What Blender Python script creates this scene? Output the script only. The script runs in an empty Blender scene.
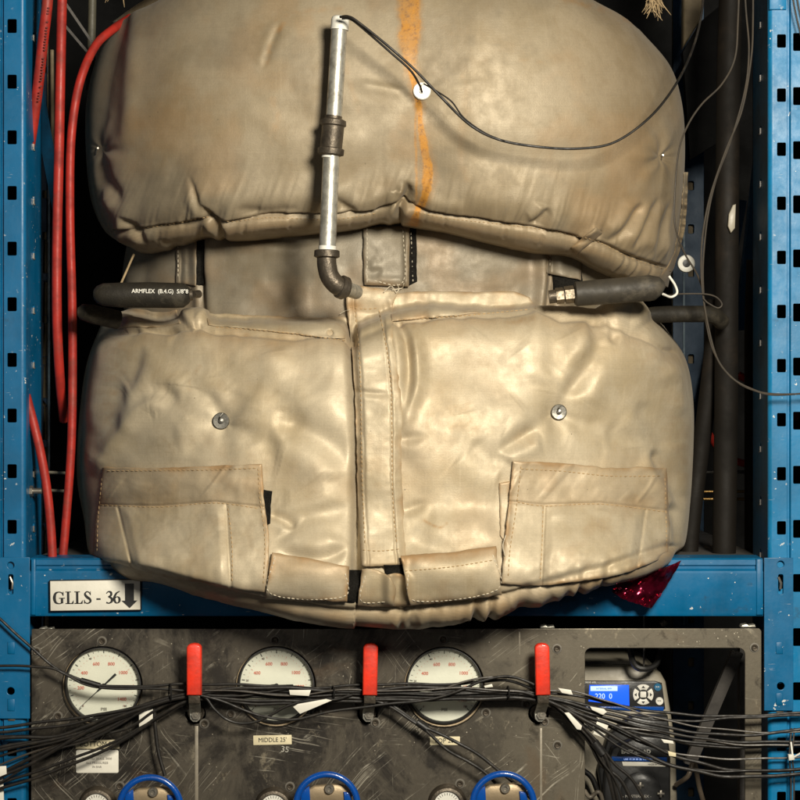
import bpy, math, random
import numpy as np
from mathutils import Vector
from mathutils.geometry import tessellate_polygon
random.seed(7)
RNG = np.random.RandomState(11)
K, DC = .00125, 2.5          # metres per photo pixel at the rack's front plane, camera distance
SC = bpy.context.scene
COL = SC.collection

# ------------------------------------------------------------------ camera, world, lamps, exposure
cam_d = bpy.data.cameras.new('camera'); cam = bpy.data.objects.new('camera', cam_d); COL.objects.link(cam)
cam.location = (0, -DC, 0); cam.rotation_euler = (math.pi/2, 0, 0)
cam_d.sensor_width = 36; cam_d.lens = 36*DC/(800*K); cam_d.clip_start = .05; cam_d.clip_end = 50
SC.camera = cam
w = bpy.data.worlds.new('World'); SC.world = w; w.use_nodes = True
w.node_tree.nodes['Background'].inputs[0].default_value = (.55, .62, .75, 1)
w.node_tree.nodes['Background'].inputs[1].default_value = .02

def area(name, loc, target, size, power, color):
    d = bpy.data.lights.new(name, 'AREA'); d.shape = 'DISK'; d.size = size; d.energy = power; d.color = color
    o = bpy.data.objects.new(name, d); COL.objects.link(o); o.location = loc
    o.rotation_euler = (Vector(target)-Vector(loc)).to_track_quat('-Z', 'Y').to_euler()
    return o
area('key_lamp', (.50, -1.95, .62), (.02, 0, -.05), .42, 77, (1, .93, .79))
area('fill_lamp', (-.9, -2.8, .1), (0, 0, -.1), .9, 3.6, (1, .94, .84))
SC.view_settings.view_transform = 'Standard'; SC.view_settings.look = 'None'
SC.view_settings.gamma = 1; SC.view_settings.exposure = 0; SC.view_settings.use_curve_mapping = False

# ------------------------------------------------------------------ helpers
def P(px, py, y=0.):
    f = K*(1+y/DC); return ((px-400)*f, y, (400-py)*f)
def PA(px, py, y):
    f = K*(1+y/DC); return np.stack([(px-400)*f, y+0*px, (400-py)*f], -1)

class MB:
    def __init__(s): s.v = []; s.f = []
    def add(s, vs, fs):
        n = len(s.v); s.v += [tuple(v) for v in vs]; s.f += [tuple(n+i for i in f) for f in fs]; return s
    def box(s, a, b):
        (x0, y0, z0), (x1, y1, z1) = a, b
        return s.add([(x, y, z) for x in (x0, x1) for y in (y0, y1) for z in (z0, z1)],
            [(0,1,3,2),(4,6,7,5),(0,4,5,1),(2,3,7,6),(0,2,6,4),(1,5,7,3)])
    def prism(s, pts, y0, y1, bev=0.):
        """outline in photo pixels at depth y0, front face y0, back y1, bevelled front edge (metres)"""
        q = [P(x, y, y0) for x, y in pts]; q = [(a, c) for a, _, c in q]
        return s.prism_w(q, y0, y1, bev)
    def prism_w(s, q, y0, y1, bev=0.):
        A = sum(q[i][0]*q[(i+1) % len(q)][1]-q[(i+1) % len(q)][0]*q[i][1] for i in range(len(q)))
        if A < 0: q = q[::-1]
        n = len(q); ins = []
        for i in range(n):
            a, b, c = np.array(q[i-1]), np.array(q[i]), np.array(q[(i+1) % n])
            e1 = (b-a)/(np.linalg.norm(b-a)+1e-9); e2 = (c-b)/(np.linalg.norm(c-b)+1e-9)
            n1 = np.array((-e1[1], e1[0])); n2 = np.array((-e2[1], e2[0])); m = n1+n2
            m = m/max(.3, m.dot(m))*2*1.0 if m.dot(m) > 1e-6 else n1
            ins.append(tuple(b+m*bev))
        rings = [[(x, y0, z) for x, z in ins]] if bev else []
        if bev: rings.append([(x, y0+bev*.35, z) for x, z in [((a[0]*.35+b[0]*.65), (a[1]*.35+b[1]*.65)) for a, b in zip(ins, q)]])
        rings.append([(x, y0+bev, z) for x, z in q]); rings.append([(x, y1, z) for x, z in q])
        vs = [p for r in rings for p in r]; fs = [tuple(range(n))]
        for k in range(len(rings)-1):
            for i in range(n):
                j = (i+1) % n; fs.append((k*n+i, (k+1)*n+i, (k+1)*n+j, k*n+j))
        fs.append(tuple(reversed(range((len(rings)-1)*n, len(rings)*n))))
        return s.add(vs, fs)
    def tube(s, pts, r, n=8, cap=True):
        pts = [Vector(p) for p in pts]; rs = r if hasattr(r, '__len__') else [r]*len(pts)
        up = Vector((0, 1, 0)); base = len(s.v); prev = None
        for i, p in enumerate(pts):
            t = (pts[min(i+1, len(pts)-1)]-pts[max(i-1, 0)]).normalized()
            if prev is None:
                u = t.cross(up) if abs(t.dot(up)) < .95 else t.cross(Vector((1, 0, 0)))
            else: u = prev-t*prev.dot(t)
            u.normalize(); prev = u; v = t.cross(u)
            for k in range(n):
                a = 2*math.pi*k/n; s.v.append(tuple(p+(u*math.cos(a)+v*math.sin(a))*rs[i]))
        for i in range(len(pts)-1):
            for k in range(n):
                l = (k+1) % n; s.f.append((base+i*n+k, base+i*n+l, base+(i+1)*n+l, base+(i+1)*n+k))
        if cap:
            s.f.append(tuple(base+k for k in reversed(range(n)))); m = base+(len(pts)-1)*n
            s.f.append(tuple(m+k for k in range(n)))
        return s
    def lathe(s, c, prof, n=32, closed=False):
        """prof: (radius, y) about an axis through c pointing at the camera"""
        b = len(s.v); cx, cy, cz = c
        for r, y in prof:
            for k in range(n):
                a = 2*math.pi*k/n; s.v.append((cx+r*math.cos(a), cy+y, cz+r*math.sin(a)))
        for i in range(len(prof)-1):
            for k in range(n):
                l = (k+1) % n; s.f.append((b+i*n+k, b+(i+1)*n+k, b+(i+1)*n+l, b+i*n+l))
        if prof[0][0] > 1e-6 and not closed: s.f.append(tuple(b+k for k in range(n)))
        return s

def quick_mesh(name, V, F4):
    me = bpy.data.meshes.new(name); V = np.asarray(V, np.float32); F4 = np.asarray(F4, np.int32)
    me.vertices.add(len(V)); me.vertices.foreach_set('co', V.ravel())
    me.loops.add(F4.size); me.loops.foreach_set('vertex_index', F4.ravel())
    me.polygons.add(len(F4)); me.polygons.foreach_set('loop_start', np.arange(0, F4.size, 4, dtype=np.int32))
    me.polygons.foreach_set('use_smooth', np.ones(len(F4), bool))
    me.update(calc_edges=True); me.validate(); return me

def wloc(o):
    l = Vector((0, 0, 0))
    while o is not None: l += o.location; o = o.parent
    return l
def link(name, me, mat, parent=None, loc=None):
    o = bpy.data.objects.new(name, me); COL.objects.link(o)
    if mat is not None: me.materials.clear(); me.materials.append(mat)
    L = wloc(parent) if parent else Vector(loc or (0, 0, 0))
    n = len(me.vertices); a = np.empty(n*3, np.float32); me.vertices.foreach_get('co', a)
    a = a.reshape(-1, 3)-np.array(L, np.float32); me.vertices.foreach_set('co', a.ravel()); me.update()
    if parent: o.parent = parent
    else: o.location = L
    return o
def obj(name, mb, mat, parent=None, loc=None, smooth=True, angle=40):
    me = bpy.data.meshes.new(name); me.from_pydata(mb.v, [], mb.f); me.validate()
    if smooth:
        me.polygons.foreach_set('use_smooth', np.ones(len(me.polygons), bool)); me.update()
        me.set_sharp_from_angle(angle=math.radians(angle))
    if parent is None and loc is None:
        v = np.array(mb.v); loc = tuple((v.min(0)+v.max(0))/2*np.array((1, 1, 0))+np.array((0, 0, v[:, 2].min())))
    return link(name, me, mat, parent, loc)
def tag(o, label=None, cat=None, group=None, kind=None):
    for k, v in (('label', label), ('category', cat), ('group', group), ('kind', kind)):
        if v: o[k] = v
    return o
def thing(name, label, cat, loc=(0, 0, 0), group=None):
    o = bpy.data.objects.new(name, None); COL.objects.link(o); o.location = loc; o.empty_display_size = .05
    return tag(o, label, cat, group)
def part_root(name, parent, loc):
    o = bpy.data.objects.new(name, None); COL.objects.link(o); o.parent = parent; o.location = Vector(loc)-wloc(parent); return o
def copy_tree(o, parent, delta, skip=()):
    c = o.copy(); COL.objects.link(c); c.parent = parent; c.location = o.location+Vector(delta)
    for ch in o.children:
        if ch.name.split('.')[0] in skip: continue
        d = ch.copy(); COL.objects.link(d); d.parent = c
    return c

def catmull(pts, m=8):
    p = [np.array(q, float) for q in pts]; p = [2*p[0]-p[1]]+p+[2*p[-1]-p[-2]]; out = []
    for i in range(1, len(p)-2):
        for k in range(m):
            t = k/m; a, b, c, d = p[i-1:i+3]
            out.append(.5*((2*b)+(c-a)*t+(2*a-5*b+4*c-d)*t*t+(3*b-a-3*c+d)*t**3))
    out.append(p[-2]); return out
def cable(name, label, cat, pts, rpx, mat, parent=None, group=None, n=8, m=7, wob=0):
    q = catmull(pts, m)
    w3 = [Vector(P(a[0], a[1]+(wob*math.sin(a[0]*.11+a[1]*.07) if wob else 0), a[2])) for a in q]
    o = obj(name, MB().tube(w3, rpx*K, n), mat, parent)
    if label: tag(o, label, cat, group)
    return o
def text_mb(s, size, loc, mb=None, depth=.0002, align='CENTER', sx=1., rot=0., bold=0.):
    c = bpy.data.curves.new('t', 'FONT'); c.body = s; c.size = size; c.extrude = depth; c.align_x = align; c.align_y = 'CENTER'
    c.resolution_u = 3; c.offset = bold
    t = bpy.data.objects.new('t', c); COL.objects.link(t)
    dg = bpy.context.evaluated_depsgraph_get(); me = bpy.data.meshes.new_from_object(t.evaluated_get(dg))
    mb = mb or MB(); cr, sr = math.cos(rot), math.sin(rot)
    vs = [(loc[0]+(v.co.x*sx)*cr-v.co.y*sr, loc[1]-v.co.z, loc[2]+(v.co.x*sx)*sr+v.co.y*cr) for v in me.vertices]
    mb.add(vs, [tuple(p.vertices) for p in me.polygons])
    bpy.data.objects.remove(t); bpy.data.curves.remove(c); bpy.data.meshes.remove(me)
    return mb
def plate(outer, holes, thick=.002, bevel=.0005):
    """flat plate with cut holes from 2-D outlines; returns MB in (x, depth 0..thick, z)"""
    c = bpy.data.curves.new('p', 'CURVE'); c.dimensions = '2D'; c.fill_mode = 'BOTH'
    c.extrude = max(thick/2-bevel, .0001); c.bevel_depth = bevel; c.bevel_resolution = 1; c.offset = -bevel
    for loop in [outer]+holes:
        s = c.splines.new('POLY'); s.points.add(len(loop)-1); s.use_cyclic_u = True
        for i, (x, z) in enumerate(loop): s.points[i].co = (x, z, 0, 1)
    t = bpy.data.objects.new('p', c); COL.objects.link(t)
    dg = bpy.context.evaluated_depsgraph_get(); me = bpy.data.meshes.new_from_object(t.evaluated_get(dg))
    mb = MB(); mb.add([(v.co.x, thick/2-v.co.z, v.co.y) for v in me.vertices], [tuple(p.vertices) for p in me.polygons])
    bpy.data.objects.remove(t); bpy.data.curves.remove(c); bpy.data.meshes.remove(me)
    return mb
def rrect(cx, cz, w, h, r=.001, n=4):
    out = []
    for sx, sz, a0 in ((1, 1, 0), (-1, 1, 90), (-1, -1, 180), (1, -1, 270)):
        for k in range(n+1):
            a = math.radians(a0+90*k/n); out.append((cx+sx*(w/2-r)+r*math.cos(a), cz+sz*(h/2-r)+r*math.sin(a)))
    return out
def circ(cx, cz, r, n=32): return [(cx+r*math.cos(2*math.pi*k/n), cz+r*math.sin(2*math.pi*k/n)) for k in range(n)]
def slotted(x0, x1, zlo, zhi, cx, zs, w, h, thick=.003, rad=.0016):
    """vertical strip with a column of rounded slots, every slot with its own walls"""
    m = MB(); zs = sorted(z for z in zs if zlo+h < z < zhi-h); cuts = [zlo]+[(a+b)/2 for a, b in zip(zs[:-1], zs[1:])]+[zhi]
    for z, lo, hi in zip(zs, cuts[:-1], cuts[1:]):
        L = rrect(cx, z, w, h, rad, 3); C = [(x1, hi), (x0, hi), (x0, lo), (x1, lo)]; n = len(L)
        vs = [(x, 0, q) for x, q in L]+[(x, thick, q) for x, q in L]+[(x, 0, q) for x, q in C]; fs = []
        for i in range(n):
            j = (i+1) % n; ci, cj = i//4, j//4
            fs.append((i, n+i, n+j, j))
            fs.append((i, j, 2*n+ci) if ci == cj else (i, j, 2*n+cj, 2*n+ci))
        m.add(vs, fs)
    m.add([(x, y, z) for x in (x0, x1) for z in (zlo, zhi) for y in (0, thick)], [(0, 1, 3, 2), (4, 6, 7, 5)])
    return m
def shift(mb, dx=0, dy=0, dz=0): mb.v = [(a+dx, b+dy, c+dz) for a, b, c in mb.v]; return mb

# ------------------------------------------------------------------ numpy noise and fold shapes
def vnoise(x, y, seed=0):
    xi = np.floor(x).astype(int); yi = np.floor(y).astype(int); fx = x-xi; fy = y-yi
    def h(a, b):
        n = (a*374761393+b*668265263+seed*974634777) & 0x7fffffff
        n = ((n ^ (n >> 13))*1274126177) & 0x7fffffff; return ((n ^ (n >> 16)) & 0xffff)/65535.
    fx = fx*fx*fx*(fx*(fx*6-15)+10); fy = fy*fy*fy*(fy*(fy*6-15)+10)
    return ((h(xi, yi)*(1-fx)+h(xi+1, yi)*fx)*(1-fy)+(h(xi, yi+1)*(1-fx)+h(xi+1, yi+1)*fx)*fy)*2-1
def fbm(x, y, s, oct=4, seed=0, gain=.5):
    t = 0; a = 1.; f = 1./s
    for o in range(oct): t = t+a*vnoise(x*f+17*o, y*f+31*o, seed+o); a *= gain; f *= 2.03
    return t
def sm(a, b, x):
    t = np.clip((x-a)/(b-a), 0, 1); return t*t*(3-2*t)
def sdpoly(X, Y, pts):
    """signed distance to open polyline and parameter 0..1 along it"""
    best = np.full(X.shape, 1e9); sgn = np.ones(X.shape); par = np.zeros(X.shape)
    L = [0]
    for a, b in zip(pts[:-1], pts[1:]): L.append(L[-1]+math.hypot(b[0]-a[0], b[1]-a[1]))
    for i, (a, b) in enumerate(zip(pts[:-1], pts[1:])):
        dx, dy = b[0]-a[0], b[1]-a[1]; l2 = dx*dx+dy*dy
        tt = ((X-a[0])*dx+(Y-a[1])*dy)/l2; t = np.clip(tt, 0, 1)
        ex = X-a[0]-t*dx; ey = Y-a[1]-t*dy; d = np.hypot(ex, ey); m = d < best
        best = np.where(m, d, best); sgn = np.where(m, np.sign(dx*ey-dy*ex), sgn)
        par = np.where(m, (L[i]+t*math.sqrt(l2))/L[-1], par)
    return best*sgn, par
def smooth_line(pts, m=5): return [tuple(p) for p in catmull(pts, m)] if len(pts) > 2 else pts
FSC, FWC = 1., 1.
def fold(X, Y, H, pts, w, depth, ridge=.6, ends=.25):
    """valley along pts with a raised lip on its positive side (right of travel in image = below for left-to-right)"""
    depth *= FSC; w *= FWC
    pts = smooth_line(pts, 4); xs = [p[0] for p in pts]; ys = [p[1] for p in pts]; R = w*6
    m = (X > min(xs)-R) & (X < max(xs)+R) & (Y > min(ys)-R) & (Y < max(ys)+R)
    if not m.any(): return
    d, t = sdpoly(X[m], Y[m], pts)
    e = sm(0, ends, t)*sm(0, ends, 1-t) if ends > 0 else 1.
    ww = w*(.55+.45*e)
    H[m] += e*depth*(-np.exp(-(d/ww)**2)+ridge*np.exp(-((d-1.7*ww)/(1.5*ww))**2)+.3*ridge*np.exp(-((d+2.0*ww)/(1.8*ww))**2))
def ridge(X, Y, H, pts, w, h, ends=.3, asym=1.6):
    pts = smooth_line(pts, 4); xs = [p[0] for p in pts]; ys = [p[1] for p in pts]; R = w*5
    m = (X > min(xs)-R) & (X < max(xs)+R) & (Y > min(ys)-R) & (Y < max(ys)+R)
    if not m.any(): return
    d, t = sdpoly(X[m], Y[m], pts); e = sm(0, ends, t)*sm(0, ends, 1-t)
    ww = np.where(d > 0, w*asym, w); H[m] += e*h*np.exp(-(d/ww)**2)
def dimple(X, Y, H, c, r, depth, n=7, ph=0., amp=2., R=None, seed=0):
    R = R or r*3; dx = X-c[0]; dy = Y-c[1]; d = np.hypot(dx, dy); a = np.arctan2(dy, dx)
    H -= depth*(1/(1+(d/r)**2))
    a2 = a+.35*fbm(X, Y, 40, 2, seed+5)
    k = (np.cos(a2*n+ph)*.6+np.cos(a2*(n-3)+ph*2.1)*.4)
    H += amp*k*np.exp(-(d/R)**2)*(d/(d+r*.6))
def arcparam(p, n):
    """front half of a superellipse |s|^p + c^p = 1 sampled evenly by arc length"""
    a = np.linspace(-math.pi/2, math.pi/2, 4001); s = np.sign(a)*np.abs(np.sin(a))**(2/p); c = np.abs(np.cos(a))**(2/p)
    L = np.concatenate([[0], np.cumsum(np.hypot(np.diff(s), np.diff(c)*.55))]); u = np.linspace(0, L[-1], n)
    return np.interp(u, L, s), np.interp(u, L, c), u/L[-1]
def curve_eval(pts, t):
    q = np.array(smooth_line(pts, 8)); L = np.concatenate([[0], np.cumsum(np.hypot(*np.diff(q, axis=0).T))]); L /= L[-1]
    return np.interp(t, L, q[:, 0]), np.interp(t, L, q[:, 1])
def coons(top, bot, lef, rig, S, T):
    tx, ty = curve_eval(top, S); bx, by = curve_eval(bot, S); lx, ly = curve_eval(lef, T); rx, ry = curve_eval(rig, T)
    S_ = S[None, :]; T_ = T[:, None]
    def mix(t, b, l, r):
        return (1-T_)*t[None]+T_*b[None]+(1-S_)*l[:, None]+S_*r[:, None]-((1-S_)*(1-T_)*t[0]+S_*(1-T_)*t[-1]+(1-S_)*T_*b[0]+S_*T_*b[-1])
    return mix(tx, bx, lx, rx), mix(ty, by, ly, ry)

OFF = 140; NMAP = 800+2*OFF
DM = np.full((NMAP, NMAP), 9.)          # nearest cloth depth per photo pixel, so flaps lie on what is below them
def scatter(V, blurfill=3):
    f = K*(1+V[..., 1]/DC); px = V[..., 0]/f+400; py = 400-V[..., 2]/f
    ix = np.clip(np.round(px+OFF).astype(int), 0, NMAP-1).ravel(); iy = np.clip(np.round(py+OFF).astype(int), 0, NMAP-1).ravel()
    M = np.full((NMAP, NMAP), 9.); np.minimum.at(M, (iy, ix), V[..., 1].ravel())
    for _ in range(blurfill):
        miss = M > 8; nb = np.full(M.shape, 9.)
        acc = np.zeros(M.shape); cnt = np.zeros(M.shape)
        for dy, dx in ((0, 1), (0, -1), (1, 0), (-1, 0)):
            r = np.roll(np.roll(M, dy, 0), dx, 1); ok = r < 8; acc += np.where(ok, r, 0); cnt += ok
        fill = miss & (cnt >= 3); M[fill] = (acc/np.maximum(cnt, 1))[fill]
    m = M < 8; DM[m] = np.minimum(DM[m], M[m])
def sample_map(px, py, blur=4):
    y0, y1 = int(py.min())+OFF-30, int(py.max())+OFF+30; x0, x1 = int(px.min())+OFF-30, int(px.max())+OFF+30
    y0, x0 = max(y0, 0), max(x0, 0); M = DM[y0:y1, x0:x1].copy()
    for _ in range(40):
        miss = M > 8
        if not miss.any(): break
        acc = np.zeros(M.shape); cnt = np.zeros(M.shape); Q = np.pad(M, 1, mode='edge')
        for sl in (Q[1:-1, 2:], Q[1:-1, :-2], Q[2:, 1:-1], Q[:-2, 1:-1]):
            ok = sl < 8; acc += np.where(ok, sl, 0); cnt += ok
        f = miss & (cnt > 0); M[f] = (acc/np.maximum(cnt, 1))[f]
    M[M > 8] = 0
    for _ in range(blur):
        Q = np.pad(M, 1, mode='edge'); M = (Q[1:-1, 2:]+Q[1:-1, :-2]+Q[2:, 1:-1]+Q[:-2, 1:-1]+2*M)/6
    fx = np.clip(px+OFF-x0, 0, M.shape[1]-1.01); fy = np.clip(py+OFF-y0, 0, M.shape[0]-1.01)
    ix = fx.astype(int); iy = fy.astype(int); fx = fx-ix; fy = fy-iy
    return (M[iy, ix]*(1-fx)+M[iy, ix+1]*fx)*(1-fy)+(M[iy+1, ix]*(1-fx)+M[iy+1, ix+1]*fx)*fy
def depth_at(px, py, blur=2): return float(sample_map(np.array([float(px)]), np.array([float(py)]), blur)[0])

def set_layers(me, uv, stain):
    n = len(me.loops); li = np.empty(n, np.int32); me.loops.foreach_get('vertex_index', li)
    l = me.uv_layers.new(name='UVMap'); l.data.foreach_set('uv', uv[li].astype(np.float32).ravel())
    a = me.color_attributes.new('stain', 'FLOAT_COLOR', 'POINT'); a.data.foreach_set('color', stain.astype(np.float32).ravel())
def grid_faces(nr, nc, base=0, flip=False):
    i = np.arange(nr-1)[:, None]*nc+np.arange(nc-1)[None]+base; i = i.ravel()
    return np.stack([i, i+nc, i+nc+1, i+1], 1) if not flip else np.stack([i, i+1, i+nc+1, i+nc], 1)

def pad_body(name, parent, mat, curves, yc, B, p, q, vmin, dispf, stainf, ns, nt, lean=None, Bback=.2, mapit=True):
    s, cs, u = arcparam(p, ns); t, ct, v = arcparam(q, nt)
    S = (s+1)/2; T = (t+1)/2
    px, py = coons(*curves, S, T)
    y = yc-B*cs[None]*(vmin+(1-vmin)*ct[:, None])
    if lean is not None: y = y+lean(px, py)
    V = PA(px, py, y)
    du = np.gradient(V, axis=1); dv = np.gradient(V, axis=0); N = np.cross(du, dv); N /= np.linalg.norm(N, axis=2, keepdims=True)+1e-12
    if N[nt//2, ns//2, 1] > 0: N = -N
    H = dispf(px, py)*sm(0, .03, S*(1-S))[None]*1.0
    V = V+N*(H*K)[..., None]
    st = stainf(px, py, H)
    arc = np.concatenate([np.zeros((nt, 1)), np.cumsum(np.linalg.norm(np.diff(V, axis=1), axis=2), 1)], 1)
    uu = np.broadcast_to(u[None]*.9, px.shape); uv = np.stack([uu, -py*K*1.05], -1)
    if mapit: scatter(V)
    # back half, coarse
    s2, c2, _ = arcparam(p, 60); t2, k2, _ = arcparam(q, 40)
    bx, by = coons(*curves, (s2+1)/2, (t2+1)/2); yb = yc+Bback*c2[None]*(vmin+(1-vmin)*k2[:, None])
    yb[0] = yb[-1] = yc; Vb = PA(bx, by, yb)
    # lips that close top and bottom edges back to the rear sheet
    rows = []
    for r in (0, nt-1):
        e = V[r]; rows.append(np.stack([e, e*[1, 0, 1]+np.stack([0*e[:, 0], e[:, 1]*.5+yc*.5, 0*e[:, 0]], 1), e*[1, 0, 1]+[0, yc, 0]], 0))
    allV = [V.reshape(-1, 3), Vb.reshape(-1, 3)]; F = [grid_faces(nt, ns), grid_faces(40, 60, nt*ns, True)]; b = nt*ns+2400
    for r, rw in enumerate(rows):
        allV.append(rw.reshape(-1, 3)); F.append(grid_faces(3, ns, b, r == 0)); b += 3*ns
    allV = np.concatenate(allV); F = np.concatenate(F); extra = len(allV)-nt*ns
    me = quick_mesh(name, allV, F)
    set_layers(me, np.concatenate([uv.reshape(-1, 2), np.zeros((extra, 2))]), np.concatenate([st.reshape(-1, 4), np.zeros((extra, 4))+[0, .1, .1, 1]]))
    return link(name, me, mat, parent)

def patch(name, parent, mat, top, bot, lef=None, rig=None, lift=4., puff=0., dispf=None, stainf=None, thick=2.5, edge=0., step=1.0, blur=8, fray=.5, seed=0, edge_brown=.8, mapit=True, label=None):
    """cloth piece lying on the map; outline in photo pixels"""
    lef = lef or [top[0], bot[0]]; rig = rig or [top[-1], bot[-1]]
    wpx = max(abs(top[-1][0]-top[0][0]), abs(bot[-1][0]-bot[0][0]), 6); hpx = max(abs(bot[0][1]-top[0][1]), abs(bot[-1][1]-top[-1][1]), 6)
    ns = int(wpx/step)+2; nt = int(hpx/step)+2; S = np.linspace(0, 1, ns); T = np.linspace(0, 1, nt)
    px, py = coons(top, bot, lef, rig, S, T)
    px = px+fray*fbm(px, py, 9, 2, seed+50); py = py+fray*fbm(px, py, 9, 2, seed+51)
    ed = np.minimum(np.minimum(S, 1-S)[None]*wpx, np.minimum(T, 1-T)[:, None]*hpx)
    H = lift*np.ones_like(px)
    if puff: H = H+puff*(np.sin(math.pi*S)**.6)[None]*(np.sin(math.pi*T)**.6)[:, None]
    H = H-1.2*np.exp(-(ed/1.2)**2)
    if dispf is not None: H = H+dispf(px, py, S[None]+0*px, T[:, None]+0*px)
    H = H+.2*fbm(px, py, 13, 2, seed)+.7*fbm(px, py, 44, 2, seed+9)
    y = sample_map(px, py, blur)-H*K
    V = PA(px, py, y)
    if mapit: scatter(V, 1)
    st = np.zeros(px.shape+(4,)); st[..., 3] = 1
    nb = fbm(px, py, 22, 4, seed+70)
    st[..., 1] = np.clip(edge_brown*np.exp(-(ed/4.)**1.5)*(.65+.6*nb)+.22*sm(.1, 1.1, nb), 0, 1)
    if stainf is not None: stainf(px, py, st)
    uv = np.stack([px*K, -py*K], -1)
    ring = np.concatenate([V[0], V[1:, -1], V[-1, -2::-1], V[-2:0:-1, 0]]); n = len(ring)
    rid = np.concatenate([np.arange(ns), np.arange(1, nt)*ns+ns-1, (nt-1)*ns+np.arange(ns-2, -1, -1), np.arange(nt-2, 0, -1)*ns])
    back = ring+np.array([0, thick*K, 0]); b0 = nt*ns
    F = [grid_faces(nt, ns)]; nx = (np.arange(n)+1) % n; F.append(np.stack([rid, rid[nx], b0+nx, b0+np.arange(n)], 1))
    # underside
    b1 = b0+n; Vu = V+np.array([0, thick*K, 0]); F.append(grid_faces(nt, ns, b1, True))
    me = quick_mesh(name, np.concatenate([V.reshape(-1, 3), back, Vu.reshape(-1, 3)]), np.concatenate(F))
    stf = st.reshape(-1, 4); rim = stf[rid].copy(); rim[:, 1] = .5*edge_brown
    set_layers(me, np.concatenate([uv.reshape(-1, 2), uv.reshape(-1, 2)[rid], uv.reshape(-1, 2)]), np.concatenate([stf, rim, stf]))
    o = link(name, me, mat, parent)
    if label: o['label'] = label
    return o

def stitches(parent, mat, lines, dash=3.0, gap=1.7, r=.55, name='stitching'):
    mb = MB()
    for pts in lines:
        q = np.array(smooth_line(pts, 6)); L = np.concatenate([[0], np.cumsum(np.hypot(*np.diff(q, axis=0).T))])
        a = np.arange(0, L[-1]-dash, dash+gap)
        for k in a:
            k += random.uniform(-.3, .3); ds = np.array([k, k+dash*.5, k+dash]); xs = np.interp(ds, L, q[:, 0]); ys = np.interp(ds, L, q[:, 1])
            d = sample_map(xs, ys, 1); pp = [P(x, y, z-o*K) for x, y, z, o in zip(xs, ys, d, (.0, .5, .0))]
            mb.tube(pp, [r*K*.6, r*K, r*K*.6], 4)
    o = obj(name, mb, mat, parent); o['kind'] = 'stuff'; return o

# ------------------------------------------------------------------ materials
class NT:
    def __init__(s, name):
        s.m = bpy.data.materials.new(name); s.m.use_nodes = True; s.t = s.m.node_tree; s.n = s.t.nodes; s.b = s.n['Principled BSDF']
    def new(s, ty, ins=None, **kw):
        n = s.n.new(ty)
        for k, v in kw.items(): setattr(n, k, v)
        for k, v in (ins or {}).items():
            if isinstance(v, bpy.types.NodeSocket): s.t.links.new(v, n.inputs[k])
            else: n.inputs[k].default_value = v
        return n
    def math(s, op, a, b=0.): return s.new('ShaderNodeMath', {0: a, 1: b}, operation=op).outputs[0]
    def noise(s, vec, scale, detail=4, rough=.55, dist=0.):
        return s.new('ShaderNodeTexNoise', {'Vector': vec, 'Scale': scale, 'Detail': detail, 'Roughness': rough, 'Distortion': dist}).outputs[0]
    def ramp(s, fac, a, b, lo=0., hi=1.):
        return s.new('ShaderNodeMapRange', {0: fac, 1: a, 2: b, 3: lo, 4: hi}, interpolation_type='SMOOTHSTEP').outputs[0]
    def mix(s, f, a, b):
        n = s.n.new('ShaderNodeMix'); n.data_type = 'RGBA'
        for i, v in ((0, f), (6, a), (7, b)):
            if isinstance(v, bpy.types.NodeSocket): s.t.links.new(v, n.inputs[i])
            else: n.inputs[i].default_value = v if i == 0 else (*v, 1)
        return n.outputs[2]
    def set(s, **kw):
        for k, v in kw.items():
            k = k.replace('_', ' ')
            if isinstance(v, bpy.types.NodeSocket): s.t.links.new(v, s.b.inputs[k])
            elif isinstance(v, tuple): s.b.inputs[k].default_value = (*v, 1)
            else: s.b.inputs[k].default_value = v
        return s
    def bump(s, h, dist, strength=1., nrm=None):
        i = {'Height': h, 'Distance': dist, 'Strength': strength}
        if nrm: i['Normal'] = nrm
        return s.new('ShaderNodeBump', i).outputs[0]
    def obj(s): return s.new('ShaderNodeTexCoord').outputs['Object']
    def map(s, v, scale=(1, 1, 1), rot=(0, 0, 0), loc=(0, 0, 0)):
        return s.new('ShaderNodeMapping', {'Vector': v, 'Scale': scale, 'Rotation': rot, 'Location': loc}).outputs[0]

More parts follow.
